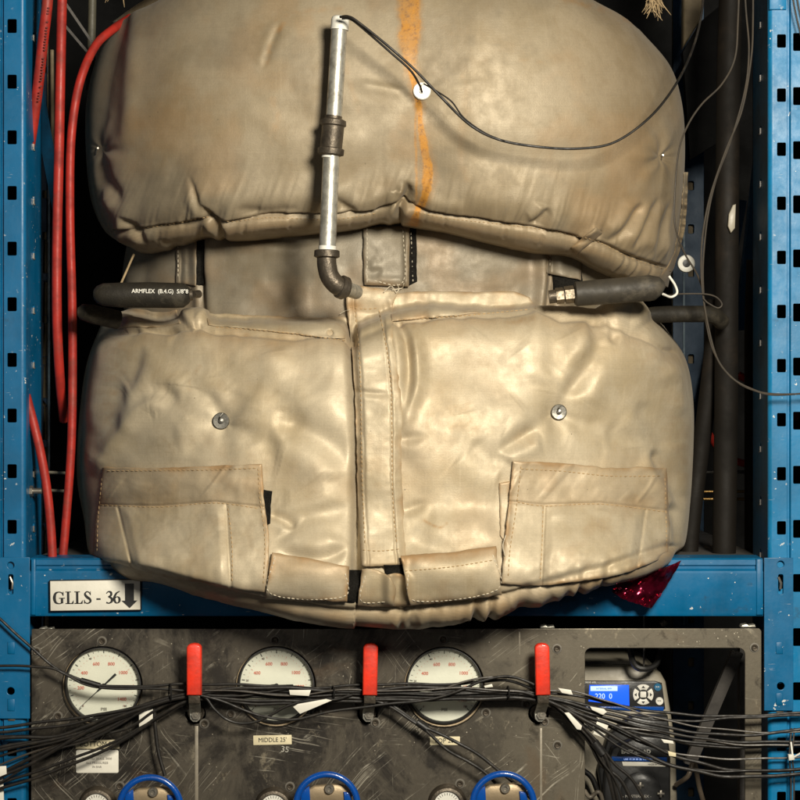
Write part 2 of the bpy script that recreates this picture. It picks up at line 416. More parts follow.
def fabric(name, base, rough=.4, weave=.000022):
    n = NT(name); uv = n.new('ShaderNodeUVMap', uv_map='UVMap').outputs[0]
    at = n.new('ShaderNodeAttribute', attribute_name='stain').outputs['Color']; sp = n.new('ShaderNodeSeparateColor', {0: at})
    o = n.obj()
    big = n.noise(o, 9, 5, .6); mid = n.noise(o, 55, 4, .6); fine = n.noise(o, 700, 2, .6)
    b2 = tuple(c*k for c, k in zip(base, (.80, .76, .68)))
    c = n.mix(n.ramp(big, .40, .64), base, b2)
    c = n.mix(n.math('MULTIPLY', n.ramp(mid, .52, .74), .35), c, tuple(x*.66 for x in base))
    # streaks rubbed along the weave
    st = n.noise(n.map(uv, (16, 260, 1)), 1, 3, .6); st2 = n.noise(n.map(uv, (300, 14, 1)), 1, 3, .6)
    c = n.mix(n.math('MULTIPLY', n.ramp(st, .5, .75), .22), c, tuple(x*.72 for x in base))
    c = n.mix(n.math('MULTIPLY', n.ramp(st2, .5, .75), .18), c, tuple(min(1, x*1.28) for x in base))
    c = n.mix(n.math('MULTIPLY', sp.outputs[1], .85), c, (.30, .165, .060))
    c = n.mix(n.math('MULTIPLY', sp.outputs[2], .9), c, (.050, .040, .028))
    og = n.math('MULTIPLY', sp.outputs[0], n.ramp(mid, .25, .5, .7, 1.))
    c = n.mix(og, c, n.mix(n.ramp(n.noise(o, 170, 5, .65), .46, .70), (.43, .185, .014), (.21, .080, .010)))
    c = n.mix(n.ramp(n.noise(o, 420, 3, .7), .35, .65, 0, .16), c, tuple(x*.5 for x in base))
    sm_ = n.noise(o, 16, 7, .72, .5); c = n.mix(n.math('MULTIPLY', n.ramp(sm_, .52, .72), .30), c, (.20, .135, .065))
    # thin dark specks
    v = n.new('ShaderNodeTexVoronoi', {'Vector': o, 'Scale': 75.}).outputs['Distance']
    c = n.mix(n.math('MULTIPLY', n.ramp(v, .09, .05), n.math('MULTIPLY', n.ramp(n.noise(o, 30), .55, .68), .7)), c, (.09, .07, .045))
    s = n.new('ShaderNodeSeparateXYZ', {0: uv})
    wx = n.math('SINE', n.math('MULTIPLY', s.outputs[0], 2*math.pi/.0018)); wy = n.math('SINE', n.math('MULTIPLY', s.outputs[1], 2*math.pi/.0021))
    wv = n.math('ADD', n.math('MULTIPLY', wx, .45), wy)
    h = n.math('ADD', n.math('MULTIPLY', wv, weave), n.math('MULTIPLY', fine, .00030))
    c = n.mix(n.ramp(wv, -1.4, 1.4, 0, .13), c, tuple(x*.45 for x in base))
    b = n.bump(h, 1., .5); cr = n.noise(o, 26, 3, .5, .4)
    b = n.bump(cr, .0010, .5, b)
    n.set(Base_Color=c, Roughness=n.ramp(mid, .3, .7, rough-.07, rough+.09), Normal=b, Specular_IOR_Level=.42, Metallic=.2, Sheen_Weight=.05)
    return n.m
FAB_U = fabric('silicone_cloth_taupe', (.298, .244, .163), .57)
FAB_L = fabric('silicone_cloth_beige', (.490, .412, .286), .56)
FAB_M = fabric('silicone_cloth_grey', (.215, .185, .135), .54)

def simple(name, base, rough=.5, metal=0., vary=.3, scale=40, bump=.0003, bscale=200, coat=0., spec=.5, dirt=None, dirt_amt=.5):
    n = NT(name); o = n.obj(); f = n.noise(o, scale, 5, .6)
    c = n.mix(n.ramp(f, .38, .68), base, tuple(x*(1-vary) for x in base))
    if dirt: c = n.mix(n.math('MULTIPLY', n.ramp(n.noise(o, scale*.6, 6, .68, .4), .5, .68), dirt_amt), c, dirt)
    n.set(Base_Color=c, Roughness=n.ramp(f, .3, .7, max(.05, rough-.08), min(1, rough+.12)), Metallic=metal, Coat_Weight=coat, Specular_IOR_Level=spec,
          Normal=n.bump(n.noise(o, bscale, 4), bump, .7))
    return n.m
def blue_paint(name, base, grime=.25):
    n = NT(name); o = n.obj()
    f = n.noise(o, 7, 5, .6); c = n.mix(n.ramp(f, .4, .65), base, tuple(x*.72 for x in base))
    # dusty smears
    g = n.noise(n.map(o, (18, 18, 5)), 1, 6, .7, .5); c = n.mix(n.math('MULTIPLY', n.ramp(g, .52, .78), grime), c, (.30, .33, .34))
    g2 = n.noise(o, 26, 7, .75); c = n.mix(n.math('MULTIPLY', n.ramp(g2, .57, .72), .55), c, (.012, .03, .045))
    # chips and scratches down to primer
    ch = n.noise(o, 120, 3, .6); big = n.noise(o, 14, 3, .5)
    m = n.math('MULTIPLY', n.ramp(ch, .665, .695), n.ramp(big, .45, .60)); c = n.mix(m, c, (.62, .62, .58))
    sc = n.noise(n.map(o, (40, 40, 900), (0, .5, 0)), 1, 2, .5); m2 = n.math('MULTIPLY', n.ramp(sc, .70, .73), n.ramp(n.noise(o, 30), .5, .62))
    c = n.mix(n.math('MULTIPLY', m2, .6), c, (.5, .52, .5))
    v = n.new('ShaderNodeTexVoronoi', {'Vector': o, 'Scale': 95.}).outputs['Distance']
    c = n.mix(n.math('MULTIPLY', n.ramp(v, .085, .06), n.ramp(n.noise(o, 22), .56, .6)), c, (.7, .68, .6))
    n.set(Base_Color=c, Roughness=n.ramp(g2, .35, .7, .36, .6), Specular_IOR_Level=.32, Coat_Weight=.08, Coat_Roughness=.25,
          Normal=n.bump(n.noise(o, 60, 4), .0006, .6))
    return n.m
BLUE = blue_paint('blue_enamel', (.0005, .105, .245), .06)
BLUE2 = blue_paint('blue_enamel_worn_lit', (.001, .150, .330), .22)  # brighter base puts the light on the right upright into colour, plus wear
DKBLUE = simple('dark_shaded_blue', (.003, .05, .12), .5, vary=.5, scale=12)  # dark blue that carries the shade of the rack's inner and rear faces

def panel_steel():
    n = NT('scuffed_steel'); o = n.obj()
    x = n.new('ShaderNodeSeparateXYZ', {0: o}).outputs[0]
    f = n.noise(n.map(o, (1, 1, .8), (0, .5, 0)), 12, 8, .74, .5)
    c = n.mix(n.ramp(f, .40, .60), (.115, .099, .076), (.024, .020, .016))
    # the right-hand part of the plate is mixed paler
    pale_noise = n.noise(n.map(o, (3, 1, 3)), 1, 4, .6)
    c = n.mix(n.math('MULTIPLY', n.ramp(n.math('ADD', x, n.math('MULTIPLY', pale_noise, .16)), .10, .30), .38), c, (.27, .235, .17))
    g = n.noise(o, 48, 8, .78); c = n.mix(n.math('MULTIPLY', n.ramp(g, .50, .70), .30), c, (.20, .175, .13))
    gd = n.noise(n.map(o, (1, 1, 1), (0, 0, 0), (5, 3, 1)), 37, 7, .75, .4); c = n.mix(n.math('MULTIPLY', n.ramp(gd, .54, .68), .65), c, (.028, .023, .017))
    def scratch(c, rot, sc, lo, amt, seed, col=(.50, .46, .37), patchy=(.48, .58)):
        v = n.map(o, (1, 1, 1), (0, rot, 0), (seed, 0, seed*.7)); wv = n.noise(v, 7, 2)
        vv = n.new('ShaderNodeVectorMath', {0: v, 1: n.new('ShaderNodeVectorMath', {0: wv, 3: .03}, operation='SCALE').outputs[0]}, operation='ADD').outputs[0]
        a = n.noise(n.map(vv, (sc[0], 0, sc[1])), 1, 2, .5); k = n.noise(v, 8, 5, .7)
        m = n.math('MULTIPLY', n.ramp(a, lo, lo+.03), n.ramp(k, patchy[0]+.05, patchy[1]+.05)); return n.mix(n.math('MULTIPLY', m, amt), c, col), m
    for rot, sc, lo, amt, sd in ((.62, (3.5, 380), .60, .75, 1.3), (-.9, (4, 520), .62, .6, 4.1), (-.15, (6, 420), .62, .6, 9.2), (.85, (3, 640), .60, .7, 12.1), (1.45, (5, 520), .63, .6, 17.)):
        c, _ = scratch(c, rot, sc, lo, amt, sd)
    # broad pale scuffs
    for rot, sd in ((.6, 2.2), (-.5, 6.4)):
        c, _ = scratch(c, rot, (8, 70), .62, .35, sd, (.40, .36, .28), (.50, .60))
    # fan of wiping arcs beside the right gauge
    d = n.new('ShaderNodeVectorMath', {0: n.map(o, (1, 0, 1), (0, 0, 0), (-.118, 0, .46+.0)), 1: (0, 0, 0)}, operation='DISTANCE').outputs['Value']
    ring = n.noise(n.new('ShaderNodeCombineXYZ', {0: n.math('MULTIPLY', d, 420.), 1: n.math('MULTIPLY', x, 12.)}).outputs[0], 1, 2, .5)
    band = n.math('MULTIPLY', n.ramp(d, .05, .07), n.ramp(d, .15, .11)); zz = n.new('ShaderNodeSeparateXYZ', {0: o}).outputs[2]
    c = n.mix(n.math('MULTIPLY', n.math('MULTIPLY', n.ramp(ring, .56, .64), band), .6), c, (.42, .38, .30))
    v = n.new('ShaderNodeTexVoronoi', {'Vector': n.map(o, (1, 1, .6), (0, .4, 0)), 'Scale': 62.}).outputs['Distance']
    c = n.mix(n.math('MULTIPLY', n.ramp(v, .12, .06), n.ramp(n.noise(o, 19), .57, .61)), c, (.55, .50, .40))
    v = n.new('ShaderNodeTexVoronoi', {'Vector': o, 'Scale': 170.}).outputs['Distance']
    c = n.mix(n.math('MULTIPLY', n.ramp(v, .15, .08), n.ramp(n.noise(o, 23), .56, .61)), c, (.50, .45, .35))
    bl = n.noise(n.map(o, (34, 1, 22)), 1, 6, .75); c = n.mix(n.math('MULTIPLY', n.ramp(bl, .58, .68), .55), c, (.36, .31, .22))
    rs = n.noise(o, 9, 4, .6, .8); c = n.mix(n.math('MULTIPLY', n.ramp(rs, .58, .75), .3), c, (.16, .085, .035))
    n.set(Base_Color=c, Metallic=.5, Roughness=n.ramp(f, .3, .7, .30, .50), Normal=n.bump(n.noise(o, 200, 4, .6), .00018, .6))
    return n.m
PANEL = panel_steel()
BLACK = simple('black_rubber', (.012, .011, .010), .45, vary=.4)
CABLE = simple('black_cable', (.011, .009, .007), .52, vary=.4, scale=90, dirt=(.05, .04, .028), dirt_amt=.4, spec=.35)
CABLE_G = simple('grey_cable', (.055, .045, .034), .4, vary=.4, scale=60)
FOAM = simple('black_foam', (.020, .017, .012), .62, vary=.35, scale=60, bump=.0006, bscale=500, spec=.25, dirt=(.10, .085, .06), dirt_amt=.3)
DPIPE = simple('dark_pipe_lagging', (.006, .0045, .003), .7, vary=.4, scale=14, dirt=(.022, .015, .009), dirt_amt=.5, spec=.2)
VELCRO_SHADE = simple('black_velcro_and_shade', (.012, .011, .009), .95, vary=.5, scale=500, bump=.002, bscale=900, spec=.1)  # real velcro, also the black for the shaded slit and gap
RED = simple('red_hose', (.34, .022, .014), .5, vary=.4, scale=38, dirt=(.16, .035, .022), dirt_amt=.6, spec=.35, bump=.0006, bscale=90)
GRIP = simple('red_vinyl_grip', (.78, .040, .016), .44, vary=.25, scale=45, coat=.1, dirt=(.32, .03, .015), dirt_amt=.5, bump=.0008, bscale=120)
GALV = simple('galvanised_steel', (.52, .50, .43), .38, .65, vary=.45, scale=80, dirt=(.16, .13, .09), dirt_amt=.6, bump=.0004)
IRON = simple('dark_cast_iron', (.105, .085, .062), .46, .65, vary=.5, scale=70, bump=.0008, bscale=300)
STEEL = simple('zinc_steel', (.34, .31, .26), .36, .85, vary=.4, scale=200)
TANMET = simple('tan_bezel', (.38, .29, .18), .42, .5, vary=.3, scale=50)
WHITE = simple('white_plastic', (.66, .64, .57), .5, vary=.15, scale=60)
THREAD = simple('tan_thread', (.42, .29, .15), .7, vary=.3, scale=300)
THREAD_L = simple('pale_thread', (.62, .55, .42), .7, vary=.3, scale=300)
CREAM = simple('cream_paper', (.66, .58, .38), .6, vary=.15, scale=50)
PAPER = simple('white_paper', (.70, .67, .58), .5, vary=.07, scale=50, dirt=(.6, .55, .42), dirt_amt=.25)
INK = simple('black_ink', (.012, .012, .012), .5, vary=.1)
REDINK = simple('red_ink', (.56, .17, .125), .5, vary=.1)
GREYINK = simple('grey_ink', (.28, .26, .23), .6, vary=.1)
BBLUE = simple('blue_valve_paint', (.003, .06, .30), .25, vary=.2, coat=.4)
DIAL = simple('ivory_dial', (.66, .64, .57), .55, vary=.06, scale=20)
BEIGE = simple('beige_plastic', (.28, .25, .19), .45, vary=.15, scale=30)
BOARD = simple('weathered_board', (.22, .17, .10), .7, vary=.4, scale=25)
BRASS = simple('brass_rod', (.45, .28, .10), .35, .9, vary=.3)
DARK = simple('dark_enclosure', (.0035, .0035, .0035), .8, vary=.5, scale=8, spec=.2)
STRAW = simple('straw_fibre', (.36, .26, .14), .7, vary=.4, scale=80)
GREYM = simple('grey_bracket_steel', (.13, .12, .11), .5, .4, vary=.4, scale=40)
BLKPL = simple('black_pump_plastic', (.018, .018, .018), .38, vary=.3, scale=40)
def emis(name, col, st):
    n = NT(name); n.set(Base_Color=col, Emission_Color=col, Emission_Strength=st, Roughness=.25); return n.m
LCD = emis('blue_backlit_screen', (.012, .09, .78), .75); LCDT = emis('pale_glow', (.45, .62, 1.), .55)
def glassm():
    n = NT('gauge_glass'); t = n.n
    g = n.new('ShaderNodeBsdfGlossy', {'Roughness': .06}); tr = n.new('ShaderNodeBsdfTransparent', {'Color': (.95, .97, .94, 1)})
    fr = n.new('ShaderNodeFresnel', {'IOR': 1.45}); m = n.new('ShaderNodeMixShader', {0: fr.outputs[0], 1: tr.outputs[0], 2: g.outputs[0]})
    n.t.links.new(m.outputs[0], n.n['Material Output'].inputs['Surface']); return n.m
GLASS = glassm()
def foilm():
    n = NT('magenta_foil'); o = n.obj()
    n.set(Base_Color=n.mix(n.ramp(n.noise(o, 60, 3), .4, .65), (.15, .005, .022), (.05, .003, .012)), Metallic=.8, Roughness=.13, Normal=n.bump(n.noise(o, 34, 2, .5, 1.), .004, .6)); return n.m
FOIL = foilm()

# ------------------------------------------------------------------ setting: dark interior behind the rack
def structure(name, mb, mat): o = obj(name, mb, mat); o['kind'] = 'structure'; return o
structure('back_wall', MB().box((-1.1, 1.25, -1.2), (1.1, 1.3, 1.2)), DARK)
structure('side_wall', MB().box((-1.12, .12, -1.2), (-1.1, 1.3, 1.2)), DARK)
structure('side_wall', MB().box((1.1, .12, -1.2), (1.12, 1.3, 1.2)), DARK)
structure('floor', MB().box((-1.1, .12, -1.2), (1.1, 1.25, -1.18)), DARK)
structure('ceiling', MB().box((-1.1, .12, 1.18), (1.1, 1.25, 1.2)), DARK)

# ------------------------------------------------------------------ the blue rack
rack = thing('storage_rack', 'blue painted steel storage rack with slotted uprights and cross beam framing everything', 'rack', (0, 0, -.6))
X_ = lambda px: (px-400)*K
Z_ = lambda py: (400-py)*K
def upright(sgn):
    m = 1 if sgn > 0 else -1
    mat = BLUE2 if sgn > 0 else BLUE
    up = part_root('upright', rack, (X_(785) if sgn > 0 else X_(15), 0, -.6))
    fx = (lambda p: X_(p)) if sgn > 0 else (lambda p: -X_(p))   # mirrored
    if sgn > 0:
        z0s = [41+54.1*k for k in range(-2, 17)]; c1 = (781.5, 9, 13.5); c2 = (797.6, 9, 18); e0, e1, e2 = 773.5, 787, 791; z1s = [z+1 for z in z0s]
    else:
        z0s = [26+55.65*k for k in range(-2, 16)]; c1 = (788, 9.5, 14); c2 = (804.5, 9, 14); e0, e1, e2 = 779, 796, 799.5; z1s = [z-3 for z in z0s]
    def hole(cx, z, w, h): return rrect(fx(cx), Z_(z), w*K, h*K, .0016, 3)
    x0, x1 = sorted((fx(e0), fx(e1)))
    a = slotted(x0, x1, Z_(900), Z_(-90), fx(c1[0]), [Z_(z) for z in z0s], c1[1]*K, c1[2]*K)
    obj('face_plate', a, mat, up)
    x0, x1 = sorted((fx(e2), fx(850)))
    b = slotted(x0, x1, Z_(900), Z_(-90), fx(c2[0]), [Z_(z) for z in z1s], c2[1]*K, c2[2]*K)
    obj('face_plate', b, mat, up)
    g = MB(); xa, xb = fx(e1), fx(e2)
    prof = [(xa, .0015), (xa+(xb-xa)*.3, .005), (xa+(xb-xa)*.7, .005), (xb, .0015)]
    g.add([(x, y, Z_(z)) for z in (-90, 900) for x, y in prof], [(i, i+1, i+5, i+4) for i in range(3)]); obj('groove', g, mat, up)
    # rounded corner and side wall with punched holes
    r = (e0-(768.5 if sgn > 0 else 774.5))*K; cxx = fx(e0); pr = []
    for k in range(9):
        t = math.pi/2*k/8; pr.append((cxx-m*(-0)-m*r*math.sin(t), r-r*math.cos(t)))
    c = MB(); n = len(pr)
    c.add([(x, y+.0003, Z_(z)) for z in (-90, 900) for x, y in pr], [(i, i+1, i+n+1, i+n) for i in range(n-1)])
    obj('folded_edge', c, mat, up)
    xs = cxx-m*r
    hs = [rrect(.055, Z_(z+2+(0 if sgn < 0 else 26)), .010, .008, .002, 3) for z in z0s if z < 870]
    s = plate([(r, Z_(-90)), (.11, Z_(-90)), (.11, Z_(900)), (r, Z_(900))], hs, .0025, .0004)
    s.v = [(xs+m*y, x, z) for x, y, z in s.v]
    obj('side_plate', s, mat if sgn < 0 else DKBLUE, up)  # right inner side takes the darker blue: its shade put into the colour
    tabs = MB()
    for z in z0s:
        zz = Z_(z+4+(0 if sgn < 0 else 26)); tabs.box((xs-m*.0012-.0008, .049, zz-.004), (xs-m*.0012+.0008, .0515, zz+.003)); tabs.box((xs-m*.0012-.0008, .052, zz-.0048), (xs-m*.0012+.0008, .058, zz-.0033))
    q = obj('punched_lip', tabs, STEEL if sgn < 0 else GREYM, up); q['kind'] = 'stuff'
    # stray things seen through the slots: far flange
    f = MB().box((min(xs, fx(850)), .11, Z_(900)), (max(xs, fx(850)), .113, Z_(-90))); obj('rear_flange', f, DARK, up)
    return up
UR = upright(1); UL = upright(-1)
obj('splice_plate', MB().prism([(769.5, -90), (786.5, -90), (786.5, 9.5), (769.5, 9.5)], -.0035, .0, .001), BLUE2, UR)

def beam():
    b = part_root('beam', rack, (0, 0, Z_(590)))
    # cross-section of the box beam, top lip set back
    prof = [(.052, 558), (.006, 558.5), (.0025, 560), (.0022, 565), (.0045, 566.5), (.0045, 569), (0., 571), (-.0012, 573), (-.0012, 613), (.0005, 616), (.05, 616.5)]
    m = MB(); n = len(prof); xs = (X_(30), X_(763))
    m.add([(x, y, Z_(p)) for x in xs for y, p in prof], [(i, i+1, i+n+1, i+n) for i in range(n-1)]+[(n-1, 0, n, 2*n-1)])
    obj('rail', m, BLUE, b, angle=25)
    for pts, holes, mt in (([(-8, 557), (30.5, 557), (30.5, 718), (-8, 718)], 'L', BLUE), ([(763.5, 557.5), (792.5, 557.5), (792.5, 710), (763.5, 710)], 'R', BLUE)):
        cx = 11.5 if holes == 'L' else 780.
        hl = [circ(X_(cx), Z_(565 if holes == 'L' else 564), 3.6*K, 16), rrect(X_(cx), Z_(584), 5*K, 20*K, .002, 4), circ(X_(cx), Z_(690.5 if holes == 'L' else 685.5), 3.9*K, 16),
              rrect(X_(cx-1), Z_(648), 7*K, 12.5*K, .001, 3), rrect(X_(cx-1), Z_(705 if holes == 'L' else 699), 7*K, 12.5*K, .001, 3)]
        p = plate([(X_(a), Z_(c)) for a, c in pts], hl[0:3], .0035, .0006); shift(p, dy=-.0052); c = obj('end_connector', p, mt, b)
        for zc in (648, 705 if holes == 'L' else 699):
            obj('pressed_tab', MB().prism([(cx-4, zc-6), (cx+3, zc-6), (cx+3, zc+6), (cx-4, zc+6)], -.0066, -.0045, .0007), mt, b)
        k = MB(); k.tube([P(cx-1.5, 577, -.006), P(cx+1, 583, -.007), P(cx+.5, 589, -.006)], .0016, 8); obj('safety_pin', k, STEEL, b)
        sp = MB().prism([(cx-4, 719 if holes == 'L' else 711), (cx+4, 719 if holes == 'L' else 711), (cx+3, 721 if holes == 'L' else 713), (cx-3, 721 if holes == 'L' else 713)], -.0012, .0005, .0002); obj('hook', sp, STEEL, b)
    # upturned flange at each end of the rail
    obj('gusset', MB().prism([(756.5, 559), (763, 559), (763, 615), (756.5, 615)], -.003, .003, .001), BLUE, b)
    obj('gusset', MB().prism([(31, 559), (35.5, 559), (35.5, 615), (31, 615)], -.003, .003, .001), BLUE, b)
beam()
obj('shelf_deck', MB().box((X_(28), .055, Z_(566)), (X_(772), .75, Z_(561))), GREYM, rack)
# rear frame of the rack, seen through the gaps
for pxs, yy in (((673, 704), .62), ((38, 47), .75)):
    x0, x1 = P(pxs[0], 0, yy)[0], P(pxs[1], 0, yy)[0]
    hs = [rrect((x0+x1)/2+.004, .74-.0676*k, .009, .014, .002, 3) for k in range(22)]
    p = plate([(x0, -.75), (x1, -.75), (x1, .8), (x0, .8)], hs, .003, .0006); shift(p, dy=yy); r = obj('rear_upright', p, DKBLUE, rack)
    obj('bright_edge', MB().box((P(pxs[0]+10, 0, yy-.004)[0], yy-.004, -.35), (P(pxs[0]+12, 0, yy-.004)[0], yy-.0005, .35)), simple('pale_blue_edge', (.10, .19, .26), .4), r)  # narrow strip of paler blue on the rear upright
    obj('hole_backing', MB().box((x0, yy+.012, -.75), (x1, yy+.014, .8)), BOARD, r)
def brace(a, b, w, t, mat, parent, name='diagonal_brace'):
    pa, pb = Vector(P(*a)), Vector(P(*b)); d = (pb-pa).normalized(); s = d.cross(Vector((0, 1, 0))).normalized()*w*K/2
    y = Vector((0, t, 0)); m = MB(); c = [pa-s, pa+s, pb+s, pb-s]
    m.add([tuple(v) for v in c]+[tuple(v+y) for v in c], [(0, 1, 2, 3), (7, 6, 5, 4), (0, 4, 5, 1), (1, 5, 6, 2), (2, 6, 7, 3), (3, 7, 4, 0)])
    return obj(name, m, mat, parent)
brace((34, 80, .16), (74, 300, .5), 12, .02, simple('blue_brace', (.008, .07, .15), .45), rack)
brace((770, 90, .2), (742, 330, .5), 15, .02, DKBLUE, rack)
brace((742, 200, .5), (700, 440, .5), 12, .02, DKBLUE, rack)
brace((66, 4, .45), (96, 48, .45), 3, .006, GREYM, rack)
brace((62, 22, .45), (96, 62, .45), 3, .006, GREYM, rack)

# loose things at the back
cable('lagged_pipe', 'thick dark lagged pipe running vertically beside the right upright', 'pipe', [(733, -60, .13), (729, 60, .13), (727, 230, .13), (726, 420, .13), (724, 560, .13)], 12.5, DPIPE, n=20, wob=1.2)
tag(bpy.data.objects['lagged_pipe'])
obj('torn_patch', MB().prism([(729, 214), (733, 205), (736, 204), (735, 228), (731, 233), (728, 226)], .1075, .112, .0008), BEIGE, bpy.data.objects['lagged_pipe'])
cable('lagged_hose', 'dark lagged hose slanting down close to the lower jacket', 'hose', [(716, 300, .16), (713, 350, .16), (706, 410, .16), (698, 470, .16), (691, 530, .16), (689, 562, .16)], 9.5, DPIPE, n=16)
cable('dark_post_pipe', 'slim dark pipe against the inside face of the right upright', 'pipe', [(752, 260, .2), (750, 330, .2), (750, 420, .2), (750, 560, .2)], 6, DPIPE, n=12)
tag(obj('wooden_board', MB().prism([(684, -60), (712, -60), (701, 20), (683, 48)], .45, .47, .003), BOARD), 'pale brown board hanging behind the cords at the top right', 'board')
tag(obj('black_sheet', MB().prism([(700, 22), (722, 4), (722, 140), (690, 160), (683, 52)], .42, .44, 0), DARK), 'black sheet slanting behind the cords under the pale board', 'sheet')
def tuft(name, label, cx, cy, y, n, sx, sy, mat, seed):
    R = random.Random(seed); m = MB()
    for i in range(n):
        x, z = cx+R.uniform(-.3, .3)*sx, cy-12+R.uniform(-4, 4); a = R.uniform(-.55, .45); L = R.uniform(.5, 1.)*sy
        pts = [P(x, z, y), P(x+math.sin(a)*L*.5+R.uniform(-1.5, 1.5), z+L*.5, y-R.uniform(0, .01)), P(x+math.sin(a*1.5)*L+R.uniform(-3, 3), z+L, y-R.uniform(0, .02))]
        m.tube(pts, [.0011, .0009, .0003], 5)
    o = obj(name, m, mat); tag(o, label, 'straw'); return o
tuft('straw_tuft', 'frayed straw coloured fibres hanging above the right shoulder of the jacket', 654, 3, .1, 44, 22, 26, STRAW, 3)
tuft('fibre_strands', 'few thin yellowish strands hanging above the left shoulder of the jacket', 118, -4, .12, 4, 22, 22, STRAW, 5)
cable('grey_standpipe', 'pale grey vertical pipe at the top left behind the red hoses', 'pipe', [(93, -60, .5), (92, 20, .5), (90, 90, .5)], 5, simple('pale_pipe', (.11, .10, .07), .5), n=14)
cable('thin_tan_rod', 'thin tan rod slanting under the upper jacket on the left', 'rod', [(134, 254, .1), (119, 288, .1)], 1.2, STRAW)
cable('beige_strip', 'narrow beige upright strip between red hoses and upright', 'strip', [(52, 50, .4), (53, 160, .4)], 2.2, BOARD)
for k, (py, r, mt, l) in enumerate(((472, 2.0, GREYM, 'dull upper rod crossing behind the pipes at right'), (491.5, 1.6, BRASS, 'shiny brass rod crossing behind the pipes at right'), (499, 1.8, BRASS, 'brass rod just under the shiny one at right'))):
    cable('cross_rod', l, 'rod', [(690, py, .4), (770, py, .4)], r, mt, n=10)
cable('red_hose', 'short red hose looping behind the dark pipes at lower right', 'hose', [(700, 412, .35), (708, 432, .33), (722, 452, .3), (742, 463, .3), (775, 465, .3)], 4.2, RED, n=12)
cable('red_hose', 'red hose end just visible behind the cords left of the right upright', 'hose', [(738, 375, .3), (750, 381, .3), (760, 386, .3), (785, 402, .12), (800, 425, .12)], 4.5, RED, n=12)
for k, (py, l) in enumerate(((472, 'upper short steel rod by the left upright'), (490, 'lower short steel rod by the left upright'))):
    cable('steel_rod', l, 'rod', [(40, py, .12), (66, py+1, .12)], 1.7, simple('dull_rod', (.25, .22, .16), .4, .7), n=8)
bolt = thing('hex_bolt', 'zinc hex bolt poking out of the left upright beside the red hose', 'bolt', P(34, 491, .03))
m = MB(); m.tube([P(28, 491, .03), P(33, 491, .03)], 5.5*K, 6); m.tube([P(33, 491, .03), P(42, 491, .03)], 3*K, 10); obj('bolt_head', m, STEEL, bolt)

# ------------------------------------------------------------------ middle jacket band
JM = thing('insulation_jacket', 'grey cloth jacket band in shade between the upper and lower padded jackets', 'jacket', P(400, 340, .2), 'insulation jackets stacked on the shelf')
midc = ([(128, 236), (250, 226), (400, 222), (540, 232), (632, 262)], [(126, 330), (250, 345), (400, 345), (520, 345), (630, 325)],
        [(128, 236), (122, 280), (126, 330)], [(632, 262), (628, 295), (630, 325)])
def mid_h(X, Y):
    H = 2.2*fbm(X, Y, 90, 3, 3)+.9*fbm(X, Y, 22, 2, 5)
    fold(X, Y, H, [(201, 225), (199, 260), (203, 320)], 4, 7, .8, 0)
    fold(X, Y, H, [(549, 240), (551, 280), (546, 320)], 5, 9, .9, 0)
    ridge(X, Y, H, [(560, 300), (600, 262), (625, 262)], 14, 8, .1)
    fold(X, Y, H, [(210, 243), (250, 238), (315, 244)], 5, 2.5, .8)
    ridge(X, Y, H, [(215, 300), (255, 322), (320, 300)], 9, 3)
    H += -9*sm(204, 196, X)
    return H
def mid_st(X, Y, H):
    st = np.zeros(X.shape+(4,)); st[..., 3] = 1; st[..., 1] = .25*sm(.1, 1., fbm(X, Y, 60, 4, 8)); st[..., 2] = .18*sm(0, 1, fbm(X, Y, 50, 3, 18)); return st
pad_body('jacket_body', JM, FAB_M, midc, .24, .22, 2.6, 3.5, .85, mid_h, mid_st, 420, 120)
patch('strap', JM, VELCRO_SHADE, [(193, 228), (203, 227)], [(195, 286), (204, 285)], lift=2, step=1.5, edge_brown=0)
patch('strap', JM, FAB_M, [(176, 232), (197, 230)], [(176, 283), (196, 286)], lift=5, edge_brown=.3, seed=3,
      dispf=lambda X, Y, S, T: 1.6*np.exp(-((S-.45)/.12)**2)-1.5*np.exp(-((S-.25)/.06)**2))
patch('strap', JM, VELCRO_SHADE, [(404, 226), (416, 226)], [(404, 288), (417, 282)], lift=2, step=1.5, edge_brown=0)
patch('strap', JM, FAB_M, [(363, 226), (410, 226)], [(364, 285), (409, 287)], lift=6, edge_brown=.35, seed=4,
      dispf=lambda X, Y, S, T: 1.6*np.exp(-((S-.93)/.05)**2)+1.4*np.exp(-((T-.9)/.06)**2)+2.2*fbm(X, Y, 11, 2, 5)*np.exp(-((S-.25)/.2)**2)*T)
patch('strap', JM, VELCRO_SHADE, [(552, 268), (581, 270)], [(553, 292), (584, 291)], lift=2, step=1.5, edge_brown=0)
patch('strap', JM, FAB_M, [(547, 240), (583, 244)], [(547, 273), (581, 280)], lift=6, edge_brown=.4, seed=6)
SEAM_ST = True
stitches(JM, THREAD_L, [[(367, 228), (367, 284)], [(403, 230), (403, 282), (370, 280)], [(178, 236), (178, 281)], [(411, 232), (413, 283)], [(550, 244), (550, 270)]])

